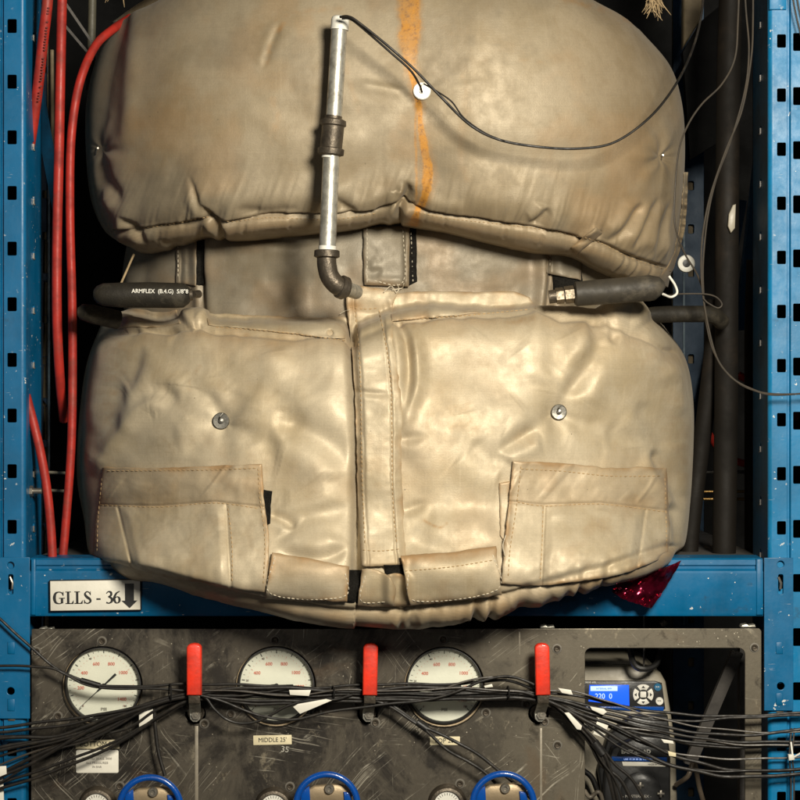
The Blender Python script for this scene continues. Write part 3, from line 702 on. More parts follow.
# ------------------------------------------------------------------ upper jacket
JU = thing('insulation_jacket', 'large taupe padded jacket at the top, streaked with orange rust behind a pipe', 'jacket', P(390, 250, .2), 'insulation jackets stacked on the shelf')
upc = ([(112, 22), (150, -3), (220, -32), (400, -50), (540, -28), (600, 3), (640, 30)],
       [(122, 244), (150, 247), (185, 238), (208, 232), (240, 238), (300, 238), (350, 234), (388, 226), (402, 230), (450, 236), (530, 247), (572, 249), (600, 264), (635, 278), (668, 287)],
       [(112, 22), (95, 62), (86, 105), (86, 155), (91, 200), (104, 230), (122, 244)], [(640, 30), (669, 64), (681, 98), (685, 140), (683, 195), (677, 245), (668, 287)])
seamU = [(118, 229), (143, 227), (180, 221), (213, 215), (230, 220), (270, 216), (330, 218), (375, 212), (400, 204), (415, 210), (450, 217), (530, 226), (575, 234), (600, 241), (630, 256), (672, 270)]
def up_h(X, Y):
    H = 6.0*fbm(X, Y, 190, 2, 21)+.9*fbm(X+10*fbm(X, Y, 60, 2, 4), Y, 60, 2, 22)+.12*fbm(X, Y, 14, 2, 23)
    d, t = sdpoly(X, Y, smooth_line(seamU, 4))     # positive below the seam
    a = np.abs(d)
    H -= 4.5*np.exp(-(a/2.2)**2)
    along = X
    H += np.where(d < 0, 4.5*np.exp(-((a-19)/16)**2), 2.6*np.exp(-((a-8)/6)**2))
    H += np.where(d < 0, 4.2*np.exp(-a/20.)*sm(0, 6, a), 1.6*np.exp(-a/12))*fbm(X+.35*Y, Y*.15, 22, 4, 31, .6)
    H += .9*np.exp(-a/9.)*fbm(X, Y*.2, 9, 2, 33)
    # side fold on the left shoulder
    fold(X, Y, H, [(118, -10), (111, 40), (113, 80), (119, 112), (122, 140)], 10, -0, 0)
    H -= 7*sm(136, 94, X+.05*(Y-60))*sm(176, 100, Y); H += 3*np.exp(-((X-128)/10)**2)*sm(170, 120, Y)
    fold(X, Y, H, [(98, 150), (106, 175), (128, 205)], 7, 6, .6); fold(X, Y, H, [(100, 165), (104, 200), (120, 232)], 6, 5, .5)
    # pinched tucks on the hem
    fold(X, Y, H, [(190, 172), (197, 186), (203, 202), (208, 220)], 3.5, 5, .3, .6); fold(X, Y, H, [(205, 200), (213, 214), (222, 228), (226, 240)], 3.2, 9, .3, .3)
    fold(X, Y, H, [(126, 212), (136, 224), (150, 240)], 3.5, 6, .3, .3); fold(X, Y, H, [(160, 234), (172, 240), (182, 232)], 3, 2, .4)
    fold(X, Y, H, [(404, 180), (408, 192), (402, 206), (397, 220), (399, 235)], 4.2, 9, .45, .25); fold(X, Y, H, [(395, 214), (404, 209), (418, 206)], 3, 3.5, .4)
    ridge(X, Y, H, [(345, 208), (372, 200), (398, 190)], 8, 4); ridge(X, Y, H, [(418, 196), (440, 206), (470, 208)], 8, 4)
    fold(X, Y, H, [(235, 205), (262, 212), (300, 208)], 6, 3.5, .5); fold(X, Y, H, [(328, 196), (345, 209), (360, 212)], 5, 4, .6)
    fold(X, Y, H, [(548, 205), (540, 215), (530, 224)], 4, 5, .7); fold(X, Y, H, [(640, 200), (622, 224), (604, 241)], 4.5, 5, .7); fold(X, Y, H, [(655, 196), (642, 222), (625, 248)], 4, 4.5, .7)
    fold(X, Y, H, [(668, 196), (658, 226), (648, 256)], 4, 4, .7); fold(X, Y, H, [(676, 190), (671, 226), (664, 262)], 4, 4, .6); fold(X, Y, H, [(600, 228), (585, 236), (575, 240)], 3, 4, .7)
    for x in (618, 632, 646, 658): fold(X, Y, H, [(x+6, 252+(x-618)*.35), (x+1, 262+(x-618)*.35), (x-4, 272+(x-618)*.35)], 2, 2.6, .6)
    for x in (160, 205, 245, 290, 352, 372, 425, 445, 505, 540): fold(X, Y, H, [(x+2, np.interp(x, [p[0] for p in seamU], [p[1] for p in seamU])+2), (x-2, np.interp(x, [p[0] for p in seamU], [p[1] for p in seamU])+15)], 1.8, .9, .5)
    # tension towards the lacing anchors
    dimple(X, Y, H, (422, 92), 9, 5, 6, .5, 1.1, 46, 1); dimple(X, Y, H, (97, 149), 9, 8, 7, 1.3, 2.0, 34, 2); dimple(X, Y, H, (662, 157), 9, 8, 7, 2.1, 2.6, 38, 3)
    ridge(X, Y, H, [(350, 82), (385, 88), (415, 92)], 5, 2.2); ridge(X, Y, H, [(430, 100), (470, 85), (500, 86)], 6, 1.4)
    fold(X, Y, H, [(280, 20), (270, 45), (262, 70)], 4, 1.2, .6); fold(X, Y, H, [(250, 105), (330, 120), (400, 112)], 14, 2.2, .6)
    fold(X, Y, H, [(440, 150), (520, 160), (600, 152), (650, 130)], 16, 3.0, .5)
    return H
def up_st(X, Y, H):
    st = np.zeros(X.shape+(4,)); st[..., 3] = 1; nb = fbm(X, Y, 70, 5, 41); n2 = fbm(X, Y, 26, 4, 42); n3 = fbm(X, Y, 7, 3, 43)
    st[..., 1] = .30*sm(.15, 1.0, nb)+.28*np.exp(-((X-130)/55)**2-((Y-100)/60)**2)*(1+.5*n2)+.16*sm(520, 640, X)
    st[..., 2] = .22*sm(.2, 1.1, fbm(X, Y, 55, 4, 44))+.22*np.exp(-((X-190)/50)**2-((Y-185)/22)**2)*(1+n2)
    # rust run: broad at the top, through the washer, thin double run below, blob on the hem
    xs = 408+n2*1.6+(Y-0)*.02
    broad = np.where(Y < 74, sm(12+n3*2, 8+n3*2, np.abs(X-xs-.5)*(1+sm(30, 74, Y)*.9)), 0)*(.72+.35*n2)*sm(78, 62, Y)
    n3_ = n3*.5; rx = np.interp(Y, [60, 80, 100, 130, 165, 190, 205, 218, 230], [410, 414, 418, 422, 428, 426, 422, 415, 414])
    wv = np.interp(Y, [60, 78, 95, 120, 150, 175, 200, 215, 222, 232], [6, 3.8, 4.2, 3.6, 5.4, 6.2, 5.2, 4.2, 5.8, 5])+n3_*1.5
    run = sm(wv, wv*.65, np.abs(X-rx-n2*1.0))*sm(56, 70, Y)*sm(236, 228, Y)
    thin = sm(1.6, .7, np.abs(X-416-n2*.8))*sm(92, 100, Y)*sm(215, 190, Y)*.55
    run = np.maximum(run, sm(7+n3*3, 2, np.hypot((X-413)*1.0, (Y-229)*.8)))
    edge = np.clip(sm(wv*2.2, wv, np.abs(X-rx-n2*1.2))*sm(56, 70, Y)*sm(236, 228, Y)-run, 0, 1); st[..., 1] = np.maximum(st[..., 1], .55*edge)
    st[..., 1] = np.maximum(st[..., 1], .75*np.clip(sm(16+n3*2, 9, np.abs(X-xs-.5)*(1+sm(30, 74, Y)*.7))*sm(86, 66, Y)-broad*.4, 0, 1))
    st[..., 0] = np.clip(np.maximum(np.maximum(broad*.85, run), thin), 0, 1)
    for (pts, a, wd) in (([(283, 22), (272, 40), (267, 62)], .7, 3), ([(275, 18), (300, 10), (340, 6)], .35, 3), ([(272, 100), (276, 118), (272, 140)], .35, 4), ([(462, 70), (466, 110), (460, 150), (466, 180)], .22, 4),
                         ([(586, 78), (572, 108), (560, 132)], .2, 3), ([(520, 60), (580, 66), (640, 62)], .2, 2), ([(345, 62), (352, 90), (358, 110)], .25, 3), ([(560, -4), (600, 8), (632, 24)], .8, 4)):
        d, t = sdpoly(X, Y, smooth_line(pts, 4)); st[..., 1] = np.maximum(st[..., 1], a*np.exp(-(d/wd)**2)*(.6+.6*n3))
    d, t = sdpoly(X, Y, smooth_line(seamU, 4)); st[..., 1] = np.maximum(st[..., 1], .42*np.exp(-np.abs(d-7)/7.)*(.7+.5*n2))
    st[..., 1:3] = np.clip(st[..., 1:3], 0, 1); return st
pad_body('jacket_body', JU, FAB_U, upc, .21, .31, 2.7, 2.3, .68, up_h, up_st, 680, 380)
patch('fabric_tab', JU, FAB_U, [(571, 247), (596, 227)], [(577, 254), (603, 233)], lift=4, puff=4, edge_brown=.3)
patch('hem_tie', JU, FAB_U, [(684, 172), (688, 172)], [(655, 282), (661, 290)], lef=[(684, 172), (681, 215), (672, 258), (655, 282)], rig=[(688, 172), (686, 220), (676, 262), (661, 290)], lift=3, edge_brown=.5, step=1.2)
def washer(name, parent, px, py, r, mat, tilt=0, label=None):
    y = depth_at(px, py, 6)-4*K; c = P(px, py, y)
    m = MB().lathe(c, [(r*.28*K, -.0006), (r*K*.9, -.001), (r*K, 0), (r*K, .0016), (r*.28*K, .0016)], 26, True)
    if label is None: label = None
    o = obj(name, m, mat, parent)
    k = MB().lathe(c, [(0, -.0036), (r*.3*K, -.003), (r*.34*K, -.001), (r*.34*K, .0055)], 14)
    k.tube([(c[0]-r*.2*K, c[1]-.003, c[2]+r*.1*K), (c[0]-r*.05*K, c[1]-.006, c[2]+r*.55*K), (c[0]+r*.25*K, c[1]-.004, c[2]+r*.9*K)], .0008, 6)
    obj('anchor_pin', k, mat, o); return o
stitches(JU, THREAD, [[(x, y+1.6) for x, y in seamU[1:8]], [(x, y+1.6) for x, y in seamU[9:]]], dash=2.4, gap=1.9, r=.42)
washer('lacing_washer', JU, 422, 91, 8.6, simple('bright_washer', (.72, .70, .62), .4, .25, vary=.15))
for px, py in ((97, 149), (662, 156)):
    y = depth_at(px, py, 3); k = MB(); k.tube([P(px, py, y+.004), P(px+1, py-1, y-.006)], [.0016, .0012], 8); k.tube([P(px-1, py+5, y-.001), P(px, py, y-.006), P(px+2, py-4, y-.003)], .0008, 6)
    obj('anchor_pin', k, STEEL, JU)

# ------------------------------------------------------------------ lower jacket
JL = thing('insulation_jacket', 'large pale beige padded jacket sagging over the blue beam, flaps and straps on it', 'jacket', P(390, 620, .2), 'insulation jackets stacked on the shelf')
loc_ = ([(102, 322), (130, 308), (160, 313), (196, 308), (230, 320), (300, 322), (350, 322), (400, 304), (460, 306), (530, 306), (585, 316), (604, 313), (626, 300), (644, 308), (664, 326)],
        [(118, 574), (160, 580), (210, 592), (262, 603), (300, 612), (350, 619), (395, 624), (440, 619), (500, 606), (540, 594), (600, 581), (640, 567), (664, 555)],
        [(102, 322), (86, 366), (78, 430), (77, 480), (84, 520), (88, 550), (96, 564), (118, 574)], [(664, 326), (686, 360), (694, 410), (693, 480), (687, 535), (680, 550), (664, 555)])
def lo_h(X, Y):
    H = 7.5*fbm(X, Y, 150, 2, 61)+1.7*fbm(X+16*fbm(X, Y, 70, 2, 4), Y+10*fbm(X, Y, 50, 2, 7), 62, 2, 62)+.12*fbm(X, Y, 15, 2, 63)
    # seam along the top, puffed cloth beneath it
    top = np.interp(X, [100, 130, 200, 215, 280, 345, 400, 470, 535, 560, 600, 640, 664], [333, 327, 322, 329, 336, 338, 318, 312, 309, 322, 330, 338, 350])
    d = Y-top; H -= 3.5*np.exp(-(d/3.)**2); H += 4*np.exp(-((d-20)/16)**2); H += 2.2*np.exp(-np.abs(d)/16)*fbm(X, Y*.2, 26, 3, 64)
    # slit at the centre with the left half tucked under the flap
    d, t = sdpoly(X, Y, [(347, 285), (351, 340), (356, 420), (357, 500), (356, 575)]); H -= 16*np.exp(-(d/4.5)**2); H += np.where(d > 0, 5*np.exp(-((d-26)/24)**2), 0)
    # deep crease to the right of the flap
    fold(X, Y, H, [(392, 305), (400, 325), (412, 350), (414, 380), (408, 410), (404, 440)], 6.5, -6, 0, .2)
    fold(X, Y, H, [(388, 302), (399, 322), (407, 345), (409, 378), (405, 415)], 4.5, 12, .5, .3)
    ridge(X, Y, H, [(408, 335), (416, 370), (412, 410)], 12, 4)
    # upper left: knuckles and vertical folds
    ridge(X, Y, H, [(178, 316), (195, 304), (206, 318)], 9, 7, .2); ridge(X, Y, H, [(112, 322), (122, 312), (130, 326)], 6, 5, .2)
    fold(X, Y, H, [(134, 312), (150, 322), (176, 326)], 4, 5, .6)
    fold(X, Y, H, [(130, 335), (119, 365), (115, 400), (112, 440)], 12, 5.5, .8); fold(X, Y, H, [(140, 340), (132, 370), (130, 395)], 6, 3, .7)
    fold(X, Y, H, [(178, 406), (160, 391), (144, 396), (130, 412)], 7, 5.5, .9, .35)
    ridge(X, Y, H, [(168, 410), (146, 402), (126, 424), (104, 456), (94, 480)], 10, 9, .2, 1.8)
    fold(X, Y, H, [(122, 412), (104, 440), (94, 466)], 9, 4, .3, .3)
    ridge(X, Y, H, [(598, 336), (614, 318), (630, 308), (646, 326)], 9, 8, .15); fold(X, Y, H, [(598, 316), (608, 330), (612, 350)], 4, 5, .6)
    # tension folds round the left and right buttons
    dimple(X, Y, H, (221, 422), 17, 15, 5, .3, 1.5, 44, 11); dimple(X, Y, H, (559, 413), 16, 14, 5, 1.2, 1.4, 44, 12)
    for q, ww, dd in (([(216, 410), (206, 396), (186, 384)], 6.5, 3), ([(226, 410), (232, 385), (224, 345)], 15, 5.5), ([(213, 428), (200, 440), (180, 456)], 7, 4),
                      ([(232, 428), (262, 440), (284, 450)], 10, 3.5), ([(564, 402), (576, 380), (580, 350)], 9, 5), ([(550, 418), (532, 432), (505, 446)], 9, 6), ([(570, 416), (592, 424), (618, 420)], 9, 2.5)):
        fold(X, Y, H, q, ww, dd, .7, .4)
    # long diagonal folds
    fold(X, Y, H, [(270, 420), (300, 428), (330, 446), (352, 472)], 11, 9, .8, .25); fold(X, Y, H, [(262, 380), (285, 410), (300, 432)], 12, 3.5, .7)
    fold(X, Y, H, [(352, 505), (328, 515), (300, 522), (276, 524)], 8, 4, .7); fold(X, Y, H, [(268, 515), (286, 522), (296, 532)], 4, 5, .8, .2)
    fold(X, Y, H, [(300, 340), (308, 370), (330, 392)], 12, 3, .7); fold(X, Y, H, [(245, 344), (256, 368), (252, 400)], 11, 3, .7)
    fold(X, Y, H, [(497, 452), (516, 442), (540, 428)], 5, 5.5, .9, .25); fold(X, Y, H, [(470, 440), (488, 458), (505, 462)], 9, 3.5, .7)
    fold(X, Y, H, [(540, 318), (556, 345), (562, 385)], 10, 4, .8, .25); fold(X, Y, H, [(588, 318), (594, 345), (586, 372), (570, 396)], 7, 6, .8, .2)
    fold(X, Y, H, [(660, 360), (676, 384), (682, 420)], 7, -4, 0); fold(X, Y, H, [(640, 400), (662, 430), (668, 458)], 8, 4.5, .8); fold(X, Y, H, [(655, 448), (664, 462), (676, 486), (684, 510)], 6, 8, .7, .2)
    fold(X, Y, H, [(610, 430), (640, 440), (664, 440)], 9, 3.5, .7); fold(X, Y, H, [(520, 350), (500, 380), (505, 410)], 14, 3, .7)
    fold(X, Y, H, [(668, 500), (676, 520), (678, 548)], 5, 6, .7); ridge(X, Y, H, [(686, 470), (690, 505), (684, 545)], 6, 6)
    for y in (436, 508): fold(X, Y, H, [(392, y), (406, y+3), (430, y-3+5*math.sin(y))], 4.5, 2.6, .7, .45)
    fold(X, Y, H, [(404, 540), (450, 553), (500, 542)], 8, 5, .8); ridge(X, Y, H, [(415, 520), (460, 530), (500, 515)], 18, 4)
    fold(X, Y, H, [(352, 548), (320, 560), (275, 553)], 5, 6, .7)
    # gathered lower hem
    hb = np.interp(X, [118, 262, 300, 350, 400, 450, 500, 540, 600, 664], [566, 596, 601, 605, 606, 602, 593, 582, 568, 547]); d = Y-hb
    H -= 5*np.exp(-(d/3.2)**2); H += 4*np.exp(-((d-10)/7)**2)
    g = sm(395, 425, X); H += (g*2.0+.6)*np.exp(-np.abs(d-8)/14)*fbm(X+.5*Y, Y*.25, 19, 3, 66)
    for x in (402, 413, 431, 474, 489, 521, 566, 579, 603):
        y0 = float(np.interp(x, [118, 262, 300, 350, 400, 450, 500, 540, 600, 664], [566, 596, 601, 605, 606, 602, 593, 582, 568, 547]))
        fold(X, Y, H, [(x+5+x%4, y0-4-x%5), (x+1, y0+6), (x-4-x%6, y0+14+x%7)], 2.2+(x%3), 1.8+(x%5)*.8, .7, .25)
    return H
def lo_st(X, Y, H):
    st = np.zeros(X.shape+(4,)); st[..., 3] = 1; nb = fbm(X, Y, 80, 5, 81); n2 = fbm(X, Y, 24, 4, 82); n3 = fbm(X, Y, 7, 3, 83)
    top = np.interp(X, [100, 200, 215, 280, 345, 400, 470, 535, 560, 600, 640, 664], [328, 322, 329, 336, 338, 318, 312, 309, 322, 330, 338, 350])
    st[..., 1] = .22*sm(.2, 1., nb)+.36*np.exp(-np.abs(Y-top-8)/13.)*(.8+.5*n2)
    for pts, a, wd in (([(186, 388), (190, 374), (197, 364)], .65, 2.2), ([(430, 425), (450, 410), (465, 405)], .35, 7), ([(436, 440), (455, 425), (475, 428)], .25, 6), ([(424, 522), (438, 530), (446, 526)], .8, 1.6),
                       ([(120, 345), (108, 400), (100, 450)], .35, 12), ([(640, 350), (676, 400), (684, 470)], .25, 12), ([(200, 440), (225, 452), (260, 458)], .18, 9), ([(252, 352), (258, 360)], .3, 3), ([(300, 372), (330, 380)], .16, 4),
                       ([(400, 320), (470, 318), (540, 320)], .5, 6), ([(220, 330), (290, 340), (345, 345)], .5, 5), ([(520, 440), (535, 445)], .3, 5)):
        d, t = sdpoly(X, Y, smooth_line(pts, 4)); st[..., 1] = np.maximum(st[..., 1], a*np.exp(-(d/wd)**2)*(.6+.7*n3))
    hb = np.interp(X, [118, 262, 300, 350, 400, 450, 500, 540, 600, 664], [566, 596, 601, 605, 606, 602, 593, 582, 568, 547])
    st[..., 1] += .5*sm(-3, 6, Y-hb)*(.8+.4*n2); st[..., 2] = .12*sm(.3, 1., fbm(X, Y, 40, 4, 84))+.25*sm(0, 12, Y-hb)
    st[..., 1:3] = np.clip(st[..., 1:3], 0, 1); return st
FSC, FWC = .92, 1.3
pad_body('jacket_body', JL, FAB_L, loc_, .22, .345, 2.8, 2.4, .70, lo_h, lo_st, 700, 380, lean=lambda X, Y: -(.035+.06*np.clip(np.abs(X-385)/260, 0, 1)**1.5)*sm(500, 585, Y))

B2 = lambda px: dict(blur=px)
# flaps standing at the top edge
patch('top_flap', JL, FAB_L, [(388, 298), (400, 293), (430, 291), (470, 292), (510, 291), (530, 297)], [(392, 321), (430, 318), (470, 314), (510, 311), (537, 308)], lift=4, puff=2, edge_brown=.6, seed=21,
      dispf=lambda X, Y, S, T: 2.2*fbm(X, Y*.3, 16, 2, 9))
patch('top_flap', JL, FAB_L, [(206, 313), (250, 315), (300, 317), (351, 317)], [(208, 325), (250, 329), (300, 335), (353, 340)], lift=3, puff=1.5, edge_brown=.5, seed=22)
patch('top_flap', JL, FAB_L, [(112, 313), (135, 309), (160, 312), (176, 310)], [(114, 328), (135, 327), (160, 327), (180, 323)], lift=3, puff=2, edge_brown=.5, seed=23, dispf=lambda X, Y, S, T: 2.6*fbm(X, Y*.4, 17, 2, 19))
# left and right side flaps with stitched pocket panels
def pocket_disp(seamy, xl, xr, seed):
    def f(X, Y, S, T):
        sy = np.interp(X, *seamy); d = Y-sy; H = -1.8*np.exp(-(d/1.5)**2)
        H += 1.2*np.exp(-((d+16)/12)**2)+(.8*np.exp(-np.abs(d)/10)*fbm(X, Y*.2, 14, 3, seed))
        xa = np.interp(Y, *xl); xb = np.interp(Y, *xr); m = sm(0, 3, d)
        H -= m*2.6*np.exp(-((X-xa)/1.4)**2)+m*2.2*np.exp(-((X-xb)/1.5)**2)
        inside = sm(0, 10, X-xa)*sm(0, 10, xb-X)*sm(0, 12, d); H += 4.5*inside
        H += 2.6*fbm(X+.5*Y, Y-.3*X, 46, 3, seed+2)+1.8*np.maximum(0, 1-np.abs(fbm(X+.8*Y, Y*.3, 34, 3, seed+4))*3)*sm(0, 10, -d)*.8
        H += 2.2*np.exp(-(1-T)*9)*fbm(X, Y*.3, 22, 3, seed+7)
        return H
    return f
def pocket_st(seamy):
    def f(X, Y, st):
        d = Y-np.interp(X, *seamy); st[..., 1] = np.clip(st[..., 1]+.35*np.exp(-np.abs(d)/2.5)+.22*sm(2, -6, d), 0, 1)
    return f
patch('velcro_gap_strip', JL, VELCRO_SHADE, [(258, 489), (272, 491)], [(262, 528), (270, 524)], lift=2.5, step=1.4, edge_brown=0)
syl = ([95, 160, 215, 270], [505, 506, 502, 508])
patch('side_flap', JL, FAB_L, [(103, 467), (150, 468), (205, 466), (262, 464)], [(92, 556), (130, 567), (165, 577), (205, 583), (238, 590), (265, 593)],
      lef=[(103, 467), (99, 495), (95, 525), (92, 556)], rig=[(262, 464), (264, 500), (269, 540), (268, 570), (265, 593)], lift=5, seed=31, edge_brown=.95,
      dispf=pocket_disp(syl, ([500, 575], [116, 134]), ([500, 590], [226, 231]), 31), stainf=pocket_st(syl))
stitches(JL, THREAD, [[(107, 471), (205, 470), (258, 468)], [(258, 468), (260, 500), (265, 540), (263, 588)], [(100, 505), (160, 507), (215, 503), (262, 509)], [(102, 478), (98, 520), (97, 552)], [(228, 508), (232, 545), (232, 585)]])
syr = ([500, 545, 600, 670], [501, 505, 503, 511])
patch('side_tab', JL, FAB_L, [(499, 483), (511, 481)], [(500, 535), (509, 548)], lift=3, seed=36, edge_brown=1.)
patch('side_flap', JL, FAB_L, [(513, 461), (560, 463), (610, 468), (640, 467), (667, 468)], [(502, 584), (540, 586), (575, 582), (610, 577), (640, 568), (668, 555)],
      lef=[(513, 461), (509, 500), (504, 545), (502, 584)], rig=[(667, 468), (668, 500), (670, 530), (668, 555)], lift=6, seed=33, edge_brown=.95,
      dispf=pocket_disp(syr, ([500, 590], [545, 541]), ([500, 570], [647, 637]), 43), stainf=pocket_st(syr))
stitches(JL, THREAD, [[(521, 469), (560, 471), (610, 476), (664, 476)], [(521, 466), (516, 510), (510, 550), (508, 580)], [(517, 502), (545, 506), (600, 504), (666, 512)], [(543, 506), (542, 545), (540, 582)], [(665, 478), (666, 512), (667, 550)]])
# centre flap
def cf(X, Y, S, T):
    H = 3.0*np.exp(-(S/.12)**2)+1.2*np.sin(math.pi*S)-2.2*np.exp(-((S-.78)/.03)**2)*sm(.04, .12, T)-1.5*np.exp(-((S-.16)/.03)**2)
    H += 1.5*fbm(X*.6, Y, 20, 3, 55)*(.5+.8*np.abs(S-.5))+2.0*fbm(X, Y, 44, 2, 57)
    H -= 5.5*sm(.80, 1., S)
    H -= 3.5*np.exp(-((T-.385)/.012)**2)*sm(.9, .3, S); H += 2*np.exp(-((T-.40)/.02)**2)*(1-S); H -= 3*np.exp(-((T-.095)/.012)**2)*S; H += 3*np.exp(-((T-.04)/.04)**2)
    return H
def cfs(X, Y, st):
    st[..., 1] = np.clip(st[..., 1]+.9*np.exp(-((X-354)/8)**2-((Y-306)/8)**2)+.25*np.exp(-np.abs(Y-306)/6.), 0, 1)
patch('slit_shade', JL, VELCRO_SHADE, [(350, 330), (360, 330)], [(349, 572), (362, 566)], lef=[(350, 330), (355, 500), (349, 572)], lift=-3, step=1.5, edge_brown=0)  # black strip standing for the shadow gap beside the centre flap
patch('centre_flap', JL, FAB_L, [(349, 283), (372, 287), (399, 291)], [(361, 566), (380, 566), (407, 564)], lef=[(350, 284), (346, 300), (351, 340), (355, 400), (357, 470), (359, 530), (361, 566)],
      rig=[(399, 291), (393, 306), (394, 330), (399, 370), (402, 420), (402, 480), (405, 530), (407, 564)], lift=6, seed=51, edge_brown=.55, dispf=cf, stainf=cfs)
stitches(JL, THREAD, [[(355, 310), (359, 350), (361, 400), (362, 470), (365, 545)], [(379, 310), (386, 345), (391, 380), (392, 430), (393, 500), (397, 545)], [(350, 307), (365, 309), (378, 308)], [(363, 550), (380, 551), (400, 549)]])
# straps along the bottom
patch('velcro_gap_strip', JL, VELCRO_SHADE, [(345, 570), (362, 570)], [(344, 602), (360, 604)], lift=3, step=1.4, edge_brown=0)
patch('velcro_gap_strip', JL, VELCRO_SHADE, [(384, 565), (406, 565)], [(386, 575), (406, 577)], lift=3, step=1.4, edge_brown=0)  # black patch standing for the dark gap below the centre flap
patch('strap', JL, FAB_L, [(272, 553), (300, 557), (350, 567)], [(265, 599), (300, 601), (347, 602)], lift=8, blur=22, seed=61, edge_brown=.9, stainf=lambda X, Y, st: np.copyto(st[..., 1], np.clip(st[..., 1]+.45*sm(585, 560, Y+.1*(270-X)), 0, 1)))
patch('strap', JL, FAB_L, [(385, 575), (398, 574), (410, 578)], [(385, 606), (398, 607), (412, 606)], lift=6, blur=16, seed=62, edge_brown=.8, dispf=lambda X, Y, S, T: 3*np.sin(S*9))
patch('strap', JL, FAB_L, [(362, 569), (378, 570), (391, 577)], [(357, 606), (375, 607), (394, 606)], rig=[(391, 578), (396, 590), (394, 606)], lift=10, blur=22, seed=63, edge_brown=.9)
patch('strap', JL, FAB_L, [(401, 556), (450, 552), (496, 546)], [(410, 606), (450, 602), (502, 595)], lift=11, blur=22, seed=64, edge_brown=.9, stainf=lambda X, Y, st: np.copyto(st[..., 1], np.clip(st[..., 1]+.5*sm(570, 562, Y+.1*(X-400)), 0, 1)))
stitches(JL, THREAD_L, [[(275, 557), (271, 594), (343, 597), (345, 570)], [(365, 576), (361, 601), (388, 602)], [(408, 574), (415, 601), (497, 590), (492, 552)]])
stitches(JL, THREAD, [[(405, 571), (450, 567), (494, 560)], [(216, 327), (280, 332), (348, 341)], [(398, 320), (470, 315), (532, 309)]], name='stitching')
WASH = simple('tarnished_washer', (.20, .19, .165), .36, .8, vary=.5, scale=250)
washer('lacing_washer', JL, 221, 421, 8.2, WASH); washer('lacing_washer', JL, 559, 412, 7.6, WASH)
# loose threads at the top of the flap
m = MB()
for p in ([(384, 292), (391, 286), (396, 292)], [(392, 290), (402, 288), (404, 283)], [(340, 314), (345, 311), (350, 310)], [(396, 293), (399, 289), (397, 284)], [(506, 535), (503, 545), (505, 556)]):
    m.tube([P(a, b, depth_at(a, b)-.006) for a, b in smooth_line(p, 4)], .0005, 4)
q = obj('loose_threads', m, THREAD_L, JL); q['kind'] = 'stuff'

# ------------------------------------------------------------------ grey steel pipe in front of the jackets
PT = thing('steel_pipe', 'upright galvanised steel pipe with coupling, elbow and white cap in front of the upper jacket', 'pipe', P(345, 292, -.15))
yT, yB = -.130, -.136
def seg(name, a, b, r, mat, parent, n=24, m=1, prof=None):
    A, Bv = Vector(P(*a)), Vector(P(*b)); mb = MB()
    if prof: mb.tube([A.lerp(Bv, t) for t, _ in prof], [q*K for _, q in prof], n)
    else: mb.tube([A, Bv], r*K, n)
    return obj(name, mb, mat, parent, angle=35)
seg('pipe_length', (339.5, 26, yT), (333.5, 124, yT), 7.6, GALV, PT)
seg('pipe_length', (331.5, 150, yT), (327, 256, yB), 8.0, GALV, PT)
seg('pipe_cap', (340.5, 16, yT), (339.4, 30, yT), 0, WHITE, PT, prof=[(0, 3), (.02, 6.2), (.12, 7.9), (.3, 8.5), (1, 8.6)])
cp = seg('coupling', (333.8, 119, yT), (330.5, 156, yT), 0, IRON, PT, prof=[(0, 9.2), (.02, 10.2), (.04, 12), (.17, 12.4), (.2, 10.6), (.78, 10.4), (.81, 12.6), (.96, 12.4), (.98, 10), (1, 9)])
seg('thread', (332.9, 123.2, yT), (333.7, 116, yT), 8.1, IRON, PT); seg('thread', (330.6, 154, yT), (330.3, 158, yT), 8.3, WHITE, PT)
el = MB(); pts = catmull([(326.5, 257, yB), (327, 266, yB), (330, 277, yB+.001), (338, 286, yB+.004), (347, 288.5, yB+.010)], 5); el.tube([P(*p) for p in pts], [9.2*K]*len(pts), 24)
e = obj('elbow', el, IRON, PT)
seg('elbow_collar', (327, 250, yB), (326.8, 258, yB), 0, IRON, e, prof=[(0, 10.5), (.1, 12), (.85, 12.2), (1, 10)])
seg('elbow_collar', (339, 286, yB+.004), (346, 289, yB+.009), 0, IRON, e, prof=[(0, 10), (.15, 11.3), (.8, 11.3), (1, 10)])
seg('pipe_stub', (344, 288, yB+.008), (356, 292, yB+.05), 7, GALV, e)
seg('thread', (327.4, 246, yB), (327.2, 251, yB), 8.4, WHITE, e); 

# ------------------------------------------------------------------ lagged pipes on both sides
fo = thing('lagged_pipe', 'black foam lagged pipe end with white lettering on the left between the jackets', 'pipe', P(145, 305, -.06))
m = MB(); yy = -.055
cl = [(94, 294.5), (97, 294.5), (103, 294.5), (120, 295), (150, 295), (175, 295.5), (184, 295.5), (189, 296), (190.5, 296)]; rs = [5, 8.5, 11, 12.2, 12.6, 12.4, 11.8, 8, 5]
m.tube([P(a, b, yy) for a, b in cl], [r*K for r in rs], 24); fb = obj('foam_sleeve', m, FOAM, fo)
tm = text_mb('ARMFLEX  (B.4.G)  5/8"8', .0070, P(160, 291.4, yy-.0163), sx=.95, rot=-.01, bold=.0001); obj('white_lettering', tm, WHITE, fb)
m = MB(); m.tube([P(188, 295, yy), P(193, 294.5, yy)], [.0075, .0075], 14); m.tube([P(193, 294.5, yy), P(199, 294, yy+.01)], [.0045, .005], 12); obj('fitting', m, IRON, fo)
fo2 = thing('lagged_pipe', 'short dark foam stub low on the left behind the lower jacket corner', 'pipe', P(92, 320, .02))
